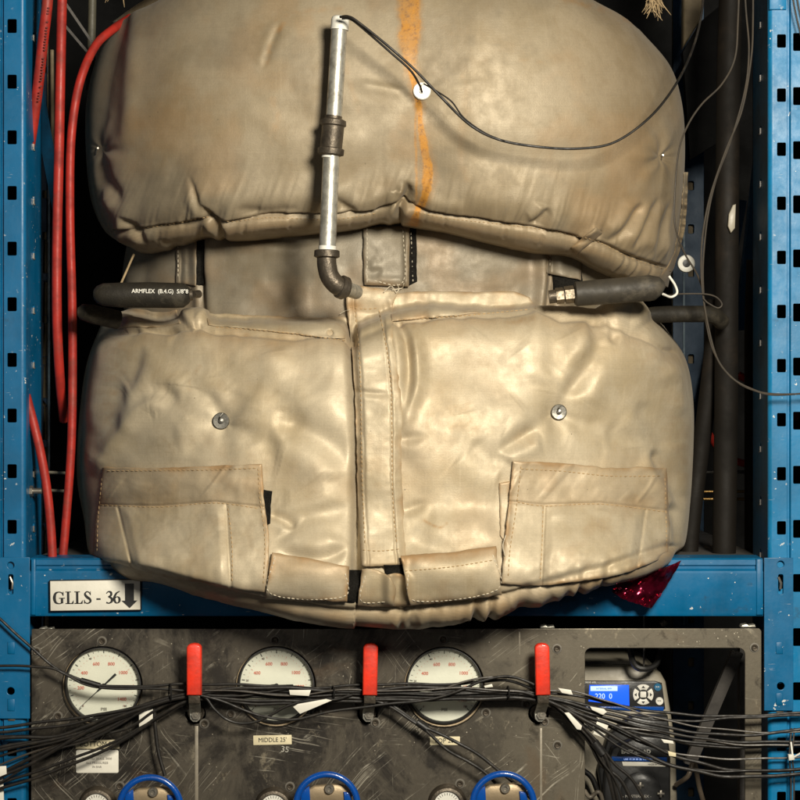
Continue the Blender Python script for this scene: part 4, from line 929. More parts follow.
m = MB(); m.tube([P(78, 312, .0), P(82, 312, .0), (P(92, 314, .01)), P(118, 320, .03)], [.006, .010, .012, .012], 18); obj('foam_sleeve', m, FOAM, fo2)
m = MB(); m.prism([(82, 311), (92, 308), (96, 314), (86, 319)], -.014, -.012, .0005)
fr = thing('lagged_pipe', 'grey foam lagged pipe on the right with a shiny fitting at its end', 'pipe', P(620, 300, -.07))
yr = -.075; m = MB()
cl = [(574.5, 294), (576, 294), (600, 292), (630, 289.5), (650, 288), (657, 288.5), (661, 290), (663, 291)]; rs = [10, 12, 12.3, 12.3, 12.6, 11.5, 8.5, 5]
m.tube([P(a, b, yr) for a, b in cl], [r*K for r in rs], 26); obj('foam_sleeve', m, simple('grey_foam', (.040, .034, .025), .55, spec=.3, vary=.35, scale=50, dirt=(.13, .11, .08), dirt_amt=.4), fr)
NUT = simple('dull_nut', (.17, .14, .10), .42, .8, vary=.4, scale=200)
ft = part_root('fitting', fr, P(562, 296, yr))
for nm, a, b, r, n, mt in (('hex_nut', 565, 574, 8.6, 6, NUT), ('hex_nut', 556, 563.5, 8, 6, NUT), ('ring', 563, 565.5, 6.5, 16, IRON), ('hose_tail', 549, 557, 6.5, 16, IRON)):
    t = MB(); t.tube([P(a, 295.5-(a-562)*.12, yr), P(b, 295.5-(b-562)*.12, yr)], r*K, n); obj(nm, t, mt, ft)
cable('lagged_pipe', 'dark lagged pipe running right from behind the lower jacket shoulder', 'pipe', [(640, 322, .06), (650, 316, .06), (662, 314.5, .06), (690, 314, .06), (712, 315, .07), (722, 322, .09)], 8.5, FOAM, n=16)
tag(obj('plastic_washer', MB().lathe(P(686.5, 263.5, .30), [(.0055, -.0005), (.0095, -.001), (.0118, 0), (.0125, .002), (.0125, .005), (.0055, .005)], 24, True), WHITE), 'round white washer beside the cords right of the upper jacket', 'washer')
obj('washer_centre', MB().lathe(P(686.5, 263.5, .30), [(0, 0), (.006, .001)], 12), BLACK, bpy.data.objects['plastic_washer'])

# ------------------------------------------------------------------ red hoses
def hose(label, pts, r, group='red hoses hanging on the left'):
    return cable('red_hose', label, 'hose', pts, r, RED, group=group, n=16, m=6)
h1 = hose('red hose at the far left slipping behind the upright, dark print on it', [(51, -60, .02), (47.5, 0, .02), (43, 40, .03), (37.5, 90, .045), (32, 130, .06), (24, 180, .07)], 5.6)
hose('middle red hose hanging straight down beside the left upright', [(64, -60, .05), (62, 0, .05), (60.5, 70, .05), (59, 150, .05), (57, 240, .055), (57, 320, .06), (60, 380, .08), (64, 420, .12)], 5.1)
hose('red hose bending down from behind the upper jacket on the left', [(130, 18, .14), (112, 30, .10), (96, 45, .08), (83, 72, .06), (75, 105, .055), (70.5, 150, .055), (70, 220, .06), (72, 300, .065), (72.5, 380, .07), (71, 450, .07), (66, 520, .07), (62, 565, .07)], 4.5)
hose('short red hose emerging low behind the left upright', [(26, 395, .03), (34, 425, .03), (41, 455, .03), (47, 490, .03), (51, 530, .03), (53, 570, .03)], 4.6)
tm = MB()
for i in range(34):
    t = i/34; x = 47.2-(t**1.1)*9.5+1.2; yv = 8+t*95; a = P(x+random.uniform(-.3, .3), yv, .02+t*.022-.0071)
    if random.random() < .82: tm.box((a[0]-.0012, a[1]-.0003, a[2]-.0009), (a[0]+.0012, a[1]+.0012, a[2]+.0009))
q = obj('dark_print', tm, simple('dark_red_ink', (.12, .01, .006), .5), h1); q['kind'] = 'stuff'

# ------------------------------------------------------------------ sign, foil
sign = thing('shelf_sign', 'white sign reading GLLS - 36 with a black down arrow on the blue beam', 'sign', P(95, 611, -.004))
ys = -.0075
def rot2(px, py, a=-.013, c=(95, 596)): return (c[0]+(px-c[0])*math.cos(a)-(py-c[1])*math.sin(a), c[1]+(px-c[0])*math.sin(a)+(py-c[1])*math.cos(a))
obj('border', MB().prism([rot2(49.5, 579.7), rot2(141, 579.7), rot2(141, 611), rot2(49.5, 611)], ys, ys+.0062, .0002), INK, sign)
obj('sign_plate', MB().prism([rot2(50.4, 580.6), rot2(140.1, 580.6), rot2(140.1, 610.1), rot2(50.4, 610.1)], ys-.0006, ys-.0001, .0001), PAPER, sign)
def strokes(mb, paths, y, dx=0):
    paths = [[(a+dx, b, c) for a, b, c in p] for p in paths]
    for path in paths:      # list of (x, y, half width) in photo pixels: a ribbon of varying width
        q = catmull([(*p,) for p in path], 6) if len(path) > 2 else [np.array(p, float) for p in path]
        L, R = [], []
        for i, p in enumerate(q):
            d = q[min(i+1, len(q)-1)][:2]-q[max(i-1, 0)][:2]; d = d/(np.hypot(*d)+1e-9); n = np.array((-d[1], d[0]))
            for arr, s in ((L, 1), (R, -1)): a = p[:2]+n*s*p[2]; arr.append(P(*rot2(*a), y))
        b = len(L); mb.add(L+R, [(i, i+1, b+i+1, b+i) for i in range(b-1)])
lt = MB(); T0, B0 = 591.2, 603.6; yl = ys-.0011
def box_px(x0, y0, x1, y1): lt.add([P(*rot2(a, b), yl) for a, b in ((x0, y0), (x1, y0), (x1, y1), (x0, y1))], [(0, 1, 2, 3)])
def L_(x):
    box_px(x+1.6, T0, x+4.0, B0); box_px(x, T0, x+5.6, T0+.8); box_px(x, B0-.9, x+8.1, B0); lt.add([P(*rot2(*p), yl-.0001) for p in ((x+8.4, B0-4), (x+8.1, B0), (x+5.4, B0))], [(0, 1, 2)])
strokes(lt, [[(63.0, 594.8, .45), (62.0, 592.6, .6), (59, 591.6, .5), (55.6, 593, 1.1), (54.4, 597.4, 1.5), (55.6, 601.8, 1.1), (59, 603.2, .5), (61.6, 602.6, .6)]], yl)
box_px(60.8, 598, 63.2, 602.9); box_px(59, 597.4, 65, 598.2); box_px(62.9, 591.3, 63.6, 595.4)
L_(65.4); L_(74.4)
strokes(lt, [[(95.0, 594.4, .4), (93.6, 592.2, .55), (91.2, 591.7, .6), (89.6, 594, 1.0), (91.6, 596.9, 1.3), (94.4, 599, 1.2), (95, 601.4, 1.0), (92.4, 603.2, .6), (89.8, 602.4, .5), (88.8, 600, .4)]], yl, -4.6)
box_px(90.2, 591.3, 90.8, 595.2); box_px(84, 599.6, 84.6, 603.6); box_px(96.4, 598.3, 100.6, 599.9)
strokes(lt, [[(108.4, 593.6, .5), (110.4, 591.8, .6), (113, 592.6, 1.1), (113, 595.4, 1.1), (110.2, 597, .5)], [(110.4, 597, .5), (113.4, 598.4, 1.1), (113.8, 601.4, 1.2), (111, 603.3, .6), (108.2, 602.6, .8)]], yl, -2)
strokes(lt, [[(123.4, 591.5, .4), (119.8, 593.8, .9), (117.8, 598.6, 1.3), (118.8, 602.2, 1.0), (120.8, 603.3, .5), (122.9, 601.6, 1.1), (122.9, 598.6, 1.1), (121, 597, .5), (118.6, 598.2, .5)]], yl, -3.6)
obj('lettering', lt, INK, sign, smooth=False)
ar = MB(); ar.add([P(*rot2(a, b), yl-.0001) for a, b in ((125, 584), (134, 584), (134, 601), (137.4, 601), (129.5, 608.6), (121.4, 601), (125, 601))], [(0, 1, 2, 3, 4, 5, 6)]); obj('down_arrow', ar, INK, sign, smooth=False)

pts = []; n1, n2 = 22, 16; R = random.Random(5)
fx, fy = coons([(617, 584), (634, 577), (656, 571), (681, 561)], [(612, 592), (622, 599), (636, 603), (651, 609)], [(617, 584), (612, 592)], [(681, 561), (668, 584), (651, 609)], np.linspace(0, 1, n1), np.linspace(0, 1, n2))
cr = np.abs(fbm(fx+.6*fy, fy, 16, 2, 91))*.012+np.abs(fbm(fx, fy-fx*.4, 8, 1, 93))*.003; V = PA(fx+.7*fbm(fx, fy, 5, 2, 4), fy+.7*fbm(fx, fy, 5, 2, 8), -.030-cr)
m = MB(); m.add([tuple(v) for v in V.reshape(-1, 3)]+[tuple(v+np.array((0, .0004, 0))) for v in V.reshape(-1, 3)], [tuple(f) for f in grid_faces(n2, n1)]+[tuple(f) for f in grid_faces(n2, n1, n1*n2, True)])
tag(obj('foil_wrapper', m, FOIL, smooth=True, angle=28), 'crumpled magenta foil scrap hanging over the blue beam at the right', 'foil')

# ------------------------------------------------------------------ instrument panel
YP = .010
panel = thing('instrument_panel', 'scuffed grey steel instrument panel with three gauges, red levers and blue handwheels', 'control panel', P(395, 820, YP))
f = 1+YP/DC
def pw(px, py): q = P(px, py, YP); return (q[0], q[2])
def pc(px, py, r, n=40): a = pw(px, py); return circ(a[0], a[1], r*K*f, n)
GX = [(102.5, 686.5), (276, 686.5), (444.5, 687)]; VX = [(194, 713), (366, 713), (537, 713)]
holes = [pc(x, y, 40.2, 72) for x, y in GX]+[pc(x+1.5, y+1, 10.2, 24) for x, y in VX]
o1, o2 = pw(585, 648), pw(745, 1000); holes.append(rrect((o1[0]+o2[0])/2, (o1[1]+o2[1])/2, o2[0]-o1[0], o1[1]-o2[1], .008, 5))
HEX = [(102, 641), (275, 640), (443, 639.5), (36.5, 651.5), (58, 716), (36, 750), (231, 714), (317, 712), (403, 711.5), (486, 712.5), (186.5, 706.5), (204.5, 723.5), (358, 703.5), (375.5, 722.5), (526, 704), (544.5, 721.5), (557, 648.5), (557.5, 745), (754.5, 647.5), (290, 786.5), (460, 783.5), (120, 786)]
a, b, c, d = pw(31.5, 630), pw(761.5, 628.5), pw(761.5, 1020), pw(30.5, 1020)
p = plate([(a[0], a[1]), (a[0]+.001, a[1]+.0012), (b[0]-.003, b[1]), (b[0], b[1]-.003), (c[0], c[1]), (d[0], d[1])], holes, .004, .0006); shift(p, dy=YP); obj('plate', p, PANEL, panel, angle=30)
obj('back_box', MB().box((P(31, 0, .012)[0], .05, -.75), (P(584, 0, .012)[0], .06, Z_(640))), DARK, panel)
for x, y in ((547, 627.5), (748, 626.5), (45, 630)):
    q = MB().prism([(x-7, y+1), (x-6, y-1.5), (x-1, y-2.5), (x+1, y-1), (x+7, y-2), (x+8, y+1)], .014, .03, .0008); obj('top_clip', q, GALV, panel)
def hexm(px, py, s=1.):
    r = part_root('cap_screw', panel, P(px, py, YP))
    a = P(px, py, YP); obj('washer', MB().lathe(a, [(3.1*K*s, -.0007), (4.9*K*s, -.0006), (5.1*K*s, 0)], 20, True), simple('oily_washer', (.16, .145, .12), .5, .5, vary=.4) if 'oily_washer' not in bpy.data.materials else bpy.data.materials['oily_washer'], r)
    obj('head', MB().lathe(a, [(0, -.0006), (1.5*K*s, -.0006), (1.6*K*s, -.0026), (2.9*K*s, -.003), (3.3*K*s, -.002), (3.3*K*s, .001)], 14), IRON, r); return r
h0 = hexm(*HEX[0])
for x, y in HEX[1:]:
    copy_tree(h0, panel, np.array(P(x, y, YP))-np.array(P(*HEX[0], YP)))
# gauges
def gauge():
    gx, gy = GX[0]; c = P(gx, gy, YP); R_ = 40.2*K*f; r = part_root('pressure_gauge', panel, c)
    obj('bezel', MB().lathe(c, [(R_*.955, .0160), (R_*.965, .0135), (R_*1.03, .0130), (R_*1.03, .03)], 72, True), TANMET, r)
    obj('black_ring', MB().lathe((c[0], c[1], c[2]+.0011), [(R_*.905, .0175), (R_*.910, .0090), (R_*.925, .0080), (R_*.950, .0082), (R_*.965, .0100), (R_*.965, .0175)], 72, True), BLACK, r)
    obj('dial', MB().lathe(c, [(0, .0175), (R_*.92, .0175)], 72), DIAL, r)
    obj('case', MB().lathe(c, [(R_*1.004, .0035), (R_*1.004, .017), (R_*1.0, .06)], 40, True), BLACK, r)
    t = MB(); yd = c[1]+.0170
    for i in range(31):
        an = math.radians(225-270*i/30); big = i % 3 == 0; r0, r1, w_ = (.80, .88, .0005) if big else (.83, .87, .00025)
        for q0, q1, ww in ((r0, r1, w_),):
            dx, dz = math.cos(an), math.sin(an); nx, nz = -dz*ww, dx*ww
            t.add([(c[0]+dx*R_*q0+nx, yd, c[2]+dz*R_*q0+nz), (c[0]+dx*R_*q1+nx, yd, c[2]+dz*R_*q1+nz), (c[0]+dx*R_*q1-nx, yd, c[2]+dz*R_*q1-nz), (c[0]+dx*R_*q0-nx, yd, c[2]+dz*R_*q0-nz)], [(0, 1, 2, 3)])
    for i in range(11):
        an = math.radians(225-27*i); text_mb(str(i*10), .0036, (c[0]+math.cos(an)*R_*.74, yd, c[2]+math.sin(an)*R_*.74), t) if i in (0, 2, 4, 10) else None
    obj('scale_marks', t, INK, r, smooth=False)
    t = MB()
    for s, an in (('200', 187), ('400', 147), ('600', 109), ('800', 71), ('1000', 34), ('1200', -4), ('1400', -39)):
        text_mb(s, .0058, (c[0]+math.cos(math.radians(an))*R_*.58, yd, c[2]+math.sin(math.radians(an))*R_*.56), t, bold=.0001)
    for i in range(36):
        an = math.radians(225-270*i/35); dx, dz = math.cos(an), math.sin(an); ww = .00022; q0, q1 = (.70, .755) if i % 5 == 0 else (.73, .75); nx, nz = -dz*ww, dx*ww
        t.add([(c[0]+dx*R_*q0+nx, yd, c[2]+dz*R_*q0+nz), (c[0]+dx*R_*q1+nx, yd, c[2]+dz*R_*q1+nz), (c[0]+dx*R_*q1-nx, yd, c[2]+dz*R_*q1-nz), (c[0]+dx*R_*q0-nx, yd, c[2]+dz*R_*q0-nz)], [(0, 1, 2, 3)])
    obj('red_numerals', t, REDINK, r, smooth=False)
    t = MB(); text_mb('PSI', .0050, (c[0], yd, c[2]-R_*.60), t, bold=.0002, sx=1.3)
    obj('maker_mark', t, GREYINK, r, smooth=False)
    t = MB(); a0 = math.radians(223); dx, dz = math.cos(a0), math.sin(a0)
    def nd(L, w1, w2, L0, y):
        t.add([(c[0]+dx*L0*R_-dz*w1, y, c[2]+dz*L0*R_+dx*w1), (c[0]+dx*L*R_-dz*w2, y, c[2]+dz*L*R_+dx*w2), (c[0]+dx*L*R_+dz*w2, y, c[2]+dz*L*R_-dx*w2), (c[0]+dx*L0*R_+dz*w1, y, c[2]+dz*L0*R_-dx*w1)], [(0, 1, 2, 3)])
    nd(.84, .0007, .0002, 0, yd-.0022); nd(.22, .0022, .0008, -.02, yd-.0023); nd(-.42, .0009, .0016, 0, yd-.0024)
    t.lathe((c[0], yd-.0025, c[2]), [(0, -.0012), (.0024, -.001), (.0028, 0)], 16)
    obj('needle', t, INK, r, smooth=False)
    obj('glass', MB().lathe(c, [(0, .0136), (R_*.935, .0136)], 72), GLASS, r)
    return r
g0 = gauge()
g1 = copy_tree(g0, panel, np.array(P(*GX[1], YP))-np.array(P(*GX[0], YP)), skip=())
g2 = copy_tree(g0, panel, np.array(P(*GX[2], YP))-np.array(P(*GX[0], YP)), skip=())
for g in (g0, g1, g2): g.location.y -= .006
for g, a in ((g1, -43), (g2, -40)):   # their needles lie behind the cables
    for ch in g.children:
        if ch.name.startswith('needle'): ch.rotation_euler = (0, math.radians(-a), 0)
g0['label'] = 'left gauge whose needle points to the lower left'; g1['label'] = 'middle gauge mostly crossed by the cable bundle'; g2['label'] = 'right gauge crossed by the cable bundle'
# red lever valves
def lever():
    x, y = VX[0]; c = P(x, y, YP); r = part_root('ball_valve', panel, c)
    g = MB(); yf = -.040; sh = [(187.0, 698), (187.0, 650.5), (188.0, 648.4), (190.4, 646.8), (194.3, 646.2), (198.2, 646.8), (200.6, 648.4), (201.6, 650.5), (201.6, 698)]
    sh = [(a-.5, b-2.5) for a, b in sh]; g.prism(sh, yf, yf+.011, .0020); obj('lever_grip', g, GRIP, r, angle=60)
    a = MB().prism([(188, 690), (200, 690), (200, 703.5), (188.5, 703.5)], yf+.004, yf+.007, .0006); obj('lever_arm', a, IRON, r)
    a = MB(); pa, pb = P(194.5, 702, yf+.004), P(195, 714, -.004)
    for s, t in ((-5.8, 0), (5.6, 0)): pass
    w5 = 5.6*K; a.add([(pa[0]-w5, pa[1], pa[2]), (pa[0]+w5, pa[1], pa[2]), (pb[0]+w5, pb[1], pb[2]), (pb[0]-w5, pb[1], pb[2]), (pa[0]-w5, pa[1]+.003, pa[2]), (pa[0]+w5, pa[1]+.003, pa[2]), (pb[0]+w5, pb[1]+.003, pb[2]), (pb[0]-w5, pb[1]+.003, pb[2])],
        [(0, 1, 2, 3), (7, 6, 5, 4), (0, 4, 5, 1), (1, 5, 6, 2), (3, 2, 6, 7), (0, 3, 7, 4)])
    a.prism([(189.5, 713), (201, 713), (200, 719), (197, 722), (193, 722), (190, 719)], -.0045, -.001, .0006)
    obj('lever_plate', a, GALV, r, angle=30)
    n_ = MB().lathe(P(196, 715, -.006), [(0, -.003), (2*K, -.003), (2.2*K, -.0015), (3.8*K, -.0015)], 12); n_.lathe(P(196, 715, -.006), [(4.8*K, -.0018), (5*K, .003)], 6); obj('stem_nut', n_, STEEL, r, angle=20)
    obj('valve_body', MB().lathe(P(195, 714, .0), [(0, .012), (8.5*K, .012), (8.5*K, .05)], 20), IRON, r)
    return r
l0 = lever()
for (x, y), a_ in zip(VX[1:], (.018, -.022)): copy_tree(l0, panel, np.array(P(x, y, YP))-np.array(P(*VX[0], YP))).rotation_euler = (0, a_, 0)
# blue handwheels and the small gauges beside them, cut by the lower edge of the picture
WX = [(150, 808), (323, 805), (495.5, 804.5)]
def wheel():
    x, y = WX[0]; r = part_root('handwheel', panel, P(x, y, YP)); yf = -.045; c = P(x, y, yf); R_ = 30*K
    m = MB(); q = [(c[0]+R_*math.cos(t*math.pi/32), c[1], c[2]+R_*math.sin(t*math.pi/32)) for t in range(65)]; m.tube(q, 3.3*K, 14, False); obj('rim', m, BBLUE, r, angle=80)
    m = MB(); m.prism([(x-21, y-13), (x-12, y-19), (x+12, y-21), (x+24, y-19), (x+27, y-10), (x+22, y-2), (x-20, y-2)], yf+.010, yf+.016, .002); obj('bracket', m, GREYM if 0 else TANMET, r)
    for q in ([(x-25, y-14), (x-17, y-19), (x-16, y-2), (x-26, y-2)], [(x+17, y-13), (x+24, y-12), (x+26, y-2), (x+18, y-2)]):
        obj('blue_spoke', MB().prism(q, yf+.007, yf+.012, .001), BBLUE, r)
    m = MB(); m.lathe(P(x+3, y-16, yf+.008), [(0, -.001), (2*K, -.001), (2.2*K, -.003), (4.2*K, -.003), (5.2*K, 0)], 14); obj('screw', m, STEEL, r)
    m = MB(); m.tube([P(x, y+4, yf+.014), P(x, y+4, YP)], 9*K, 16); obj('stem', m, IRON, r)
    m = MB(); m.prism([(x-22, y-6), (x+22, y-6), (x+22, y+24), (x-22, y+24)], yf+.02, YP, .004); obj('valve_block', m, BLACK, r)
    return r
w0 = wheel()
for q in WX[1:]: copy_tree(w0, panel, np.array(P(*q, YP))-np.array(P(*WX[0], YP)))
def sgauge():
    x, y = 274, 806; r = part_root('small_gauge', panel, P(x, y, YP)); c = P(x, y, YP)
    obj('case', MB().lathe(c, [(13*K, -.012), (14.5*K, -.015), (17*K, -.014), (18.5*K, -.009), (18.5*K, -.003), (19.5*K, 0)], 36, True), IRON, r)
    obj('dial', MB().lathe(c, [(0, -.011), (13.5*K, -.011)], 30), DIAL, r); t = MB()
    for i in range(21):
        an = math.radians(225-270*i/20); dx, dz = math.cos(an), math.sin(an); nx, nz = -dz*.0003, dx*.0003
        t.add([(c[0]+dx*q0*K+s*nx, c[1]-.0113, c[2]+dz*q0*K+s*nz) for q0, s in ((9.5, 1), (12, 1), (12, -1), (9.5, -1))], [(0, 1, 2, 3)])
    obj('scale_marks', t, INK, r, smooth=False); return r
s0 = sgauge()
for x, y in ((98, 805), (447, 803)): copy_tree(s0, panel, np.array(P(x, y, YP))-np.array(P(274, 806, YP)))
# small labels and pen marks
def tagplate(name, px, py, w_, h_, mat, y=YP-.0006, rot=0., r=.0006):
    c = P(px, py, y); pts = rrect(0, 0, w_*K, h_*K, r, 3); cr_, sr_ = math.cos(rot), math.sin(rot)
    m = MB(); m.prism_w([(c[0]+a*cr_-b*sr_, c[2]+a*sr_+b*cr_) for a, b in pts], y, YP+.0002, .0001); return obj(name, m, mat, panel)
a = tagplate('gauge_tag', 97.5, 744.3, 44, 9, CREAM); obj('lettering', text_mb('BOTTOM 20', .0088, P(97.5, 744.3, YP-.0010), sx=.92), INK, a)
a = tagplate('gauge_tag', 272.5, 740, 38.5, 9.5, CREAM, rot=.02); obj('lettering', text_mb("MIDDLE 25'", .0078, P(272.5, 740, YP-.0010), sx=.92, rot=.02), INK, a)
a = tagplate('gauge_tag', 445, 740.8, 30, 8.5, CREAM); obj('lettering', text_mb('TOP 20', .0078, P(444, 740.8, YP-.0010)), INK, a)
a = tagplate('maker_sticker', 97.3, 761.5, 42.5, 23, PAPER, r=.002)
t = MB()
for s, dy, sz in (('SHELL', -7, .0046), ('PART No 10 A.S. 3000', -2.8, .0040), ('ALL PRESSURES', 1.4, .0042), ('IN BAR', 5.4, .0038)): text_mb(s, sz, P(97, 761.5+dy, YP-.0010), t)
obj('lettering', t, GREYINK, a)
obj('pen_mark', text_mb('35', .0105, P(285, 749.5, YP-.0004), rot=-.1), simple('chalk', (.42, .40, .34), .8), panel)
# bare vertical weld/drip lines under the valves
for x, y0, y1, w_ in ((196.5, 726, 830, 1.6), (541, 728, 830, 1.1), (519.5, 632, 655, .8)):
    obj('scribe_line', MB().prism([(x-w_, y0), (x+w_, y0), (x+w_*1.1, y1), (x-w_, y1)], YP-.0004, YP+.0003, .0001), simple('dull_tape', (.24, .21, .16), .5, .2), panel)

# ------------------------------------------------------------------ pump controller in the opening
pump = thing('peristaltic_pump', 'beige and black pump with blue lit screen behind the panel opening', 'pump', P(625, 830, .12))
yb = .10
def pz(px, py): return (px, py)
obj('housing', MB().prism([(572, 667), (640, 666), (652, 668), (661, 673), (666, 682), (671, 712), (676, 745), (679, 860), (572, 860)], yb, .28, .006), BEIGE, pump, angle=50)
obj('top_cover', MB().prism([(572, 659.5), (632, 660), (640, 663), (646, 668), (572, 668)], yb+.006, .27, .004), BEIGE, pump, angle=50)
kp = obj('keypad', MB().prism([(572, 680.5), (655, 681), (662, 683), (665.5, 709), (662, 711), (572, 705)], yb-.0015, yb+.001, .0012), BLKPL, pump)
obj('keypad_edge', MB().prism([(572, 706.5), (664, 706.8), (663.5, 711), (640, 711.5), (572, 706.8)], yb-.0028, yb-.001, .0005), BBLUE, kp)
obj('title_text', text_mb('DRIVE 600', .0034, P(590, 682.4, yb-.0021)), WHITE, kp)
sc = obj('display', MB().prism([(589.5, 685), (629, 685), (629.5, 706), (588.5, 701.5)], yb-.0028, yb-.001, .0006), LCD, kp)
kp2 = obj('screen_text', text_mb('-220  0', .0098, P(602.5, 696.4, yb-.0032), sx=.9), LCDT, kp)
tb = MB().prism([(590.5, 686.2), (617.5, 686.2), (617.5, 691), (590.5, 691)], yb-.0031, yb-.0028, .0001); obj('screen_bar', tb, LCDT, kp)
obj('bar_text', text_mb('INTERNAL RPM', .0030, P(604, 688.7, yb-.0034)), LCD, kp)
m = MB(); cx, cz = P(643, 694.3, yb)[0], P(643, 694.3, yb)[2]; f2 = K*(1+yb/DC)
for q in range(4):
    a0 = math.radians(90*q-37+90); out = []
    for k in range(7): t = a0+math.radians(74)*k/6; out.append((cx+10.3*f2*math.cos(t), cz+10.3*f2*math.sin(t)))
    for k in range(7): t = a0+math.radians(74)*(6-k)/6; out.append((cx+5.0*f2*math.cos(t), cz+5.0*f2*math.sin(t)))
    m.prism_w(out, yb-.0032, yb-.001, .0005)
m.prism_w(rrect(cx, cz, 6*f2, 6*f2, .001, 3), yb-.0032, yb-.001, .0005); obj('arrow_buttons', m, WHITE, kp)
m = MB()
for q in range(4):
    t = math.radians(90*q); dx, dz = math.cos(t), math.sin(t); c_ = (cx+7.4*f2*dx, cz+7.4*f2*dz); s_ = 1.6*f2
    m.add([(c_[0]+dx*s_, yb-.0035, c_[1]+dz*s_), (c_[0]-dx*s_*.5-dz*s_*1.2, yb-.0035, c_[1]-dz*s_*.5+dx*s_*1.2), (c_[0]-dx*s_*.5+dz*s_*1.2, yb-.0035, c_[1]-dz*s_*.5-dx*s_*1.2)], [(0, 1, 2)])
obj('arrow_marks', m, INK, kp, smooth=False)
for x, y, mt in ((657.5, 687, simple('teal_button', (.01, .10, .20), .4)), (659.3, 701, WHITE)):
    c_ = P(x, y, yb); b_ = obj('round_button', MB().lathe(c_, [(0, -.0034), (3.6*f2, -.0034), (4.2*f2, -.001)], 18), mt, kp)
    obj('button_mark', text_mb('>>', .0045, P(x, y, yb-.0038)), INK if mt is WHITE else WHITE, b_)
ph = obj('pump_head', MB().prism([(612, 748), (640, 735), (668, 738), (670.5, 755), (671, 860), (600, 860), (605, 772)], yb-.035, yb+.002, .003), BLKPL, pump, angle=40)
obj('head_cover', MB().prism([(608, 735), (632, 716), (668, 716), (671, 742), (612, 772), (603, 800), (598, 770)], yb-.020, yb+.002, .003), BLKPL, pump, angle=40)
hp = MB().prism([(621, 747), (668, 749), (668, 757), (617, 756)], yb-.0365, yb-.034, .0004); obj('name_plate', hp, BLKPL, ph)
obj('name_lettering', text_mb('EASY-LOAD', .0068, P(636, 751.8, yb-.0372), sx=1.05, bold=.0003), WHITE, ph)
obj('blue_band', MB().prism([(612, 756.6), (667, 757.4), (667, 761.8), (611, 761)], yb-.037, yb-.034, .0003), BBLUE, ph)
obj('band_text', text_mb('USE 15 24 35 36 TUBING', .0031, P(638, 759.3, yb-.0374), sx=1.1), LCDT, ph)  # printed text given the glow of the screen colour
obj('cream_band', MB().prism([(622, 761.8), (667, 762.6), (667, 766.6), (623, 766)], yb-.037, yb-.034, .0003), PAPER, ph)
obj('cream_text', text_mb('MADE IN U.S.A.', .0030, P(656, 764.6, yb-.0374)), INK, ph)
c_ = P(641, 792, yb-.035); obj('rotor_cover', MB().lathe(c_, [(0, -.006), (11*f2, -.0065), (17*f2, -.005), (20*f2, -.002), (20.5*f2, .002)], 40), BLKPL, ph)
m = MB()
for x, y in ((640.5, 786), (661, 794)):
    m.prism([(x-1.2, y-3.6), (x+1.2, y-3.6), (x+1.2, y-1.2), (x+3.6, y-1.2), (x+3.6, y+1.2), (x+1.2, y+1.2), (x+1.2, y+3.6), (x-1.2, y+3.6), (x-1.2, y+1.2), (x-3.6, y+1.2), (x-3.6, y-1.2), (x-1.2, y-1.2)], yb-.044, yb-.040, .0005)
obj('cross_screw', m, STEEL, ph)
obj('screw_text', text_mb('- MASTERPLEX -', .0050, P(637, 796.5, yb-.0425), sx=1.05), GREYINK, ph)
tag(brace((738, 652, .09), (690, 765, .16), 12, .012, GREYM, None, 'support_strut'), 'grey flat steel strut slanting inside the panel opening', 'strut')
cable('bent_tube', 'dark looped tube above the pump behind the panel opening', 'tube', [(628, 640, .06), (634, 664, .06), (645, 669, .06), (656, 664, .07), (661, 650, .08), (664, 630, .1)], 3.2, BLACK)
cable('thin_rod', 'thin pale rod hanging in the gap under the beam', 'rod', [(644, 600, .08), (644, 668, .08)], .9, GREYM)
tag(obj('hanging_bolt', MB().lathe(P(664, 623, .06), [(0, -.004), (3*K, -.004), (4*K, 0), (4*K, .006)], 6), IRON), 'small dark bolt in the gap under the beam at right', 'bolt')
cable('clear_tube', 'grey tube curling low beside the pump', 'tube', [(676, 785, .09), (688, 776, .07), (694, 762, .08), (700, 790, .1), (712, 830, .1)], 2.6, simple('smoky_tube', (.09, .07, .05), .3), n=12)
cable('clear_tube', 'pale tube end curling at the lower left of the pump', 'tube', [(584, 790, .06), (590, 797, .06), (598, 792, .06), (602, 799, .06), (603, 815, .06)], 2.2, simple('pale_tube', (.20, .17, .13), .3), n=12)
cable('clear_tube', 'dark tube disappearing below the pump head on the left', 'tube', [(583, 770, .07), (592, 778, .07), (600, 796, .07), (615, 815, .07)], 2.8, BLACK, n=12)
tag(obj('inner_post', MB().box(P(740, 1000, .11), P(745.5, 640, .13)), GREYM), 'dull grey inner post behind the right edge of the panel', 'post')

# ------------------------------------------------------------------ cords and cables
def cord(label, pts, r, mat=CABLE, name='cord', grp=None, cat='cord'):
    return cable(name, label, cat, pts, r, mat, group=grp, n=8, m=8)
cord('black cord running from the white pipe cap across the upper jacket to the top right', [(340, 17, -.155), (348, 16.5, -.160), (358, 22, -.163), (388, 46, -.165), (415, 70, -.160), (440, 96, -.157), (470, 125, -.152), (500, 140, -.145), (540, 147, -.14), (580, 148.5, -.135), (615, 142, -.125), (650, 117, -.11), (676, 84, -.08), (693, 48, -.04), (702, 10, -.02), (705, -40, 0)], 1.25)
cord('short black cord branching off to the bright washer on the upper jacket', [(342, 18.5, -.155), (350, 19, -.158), (360, 26, -.160), (390, 52, -.160), (410, 70, -.155), (419, 84, -.145), (422, 92, -.125)], 1.1)
cord('thin black cord leaving the washer to join the long cord', [(424, 84, -.13), (438, 92, -.15), (452, 102, -.152), (464, 118, -.15), (485, 133, -.147), (505, 141.5, -.145)], .8)
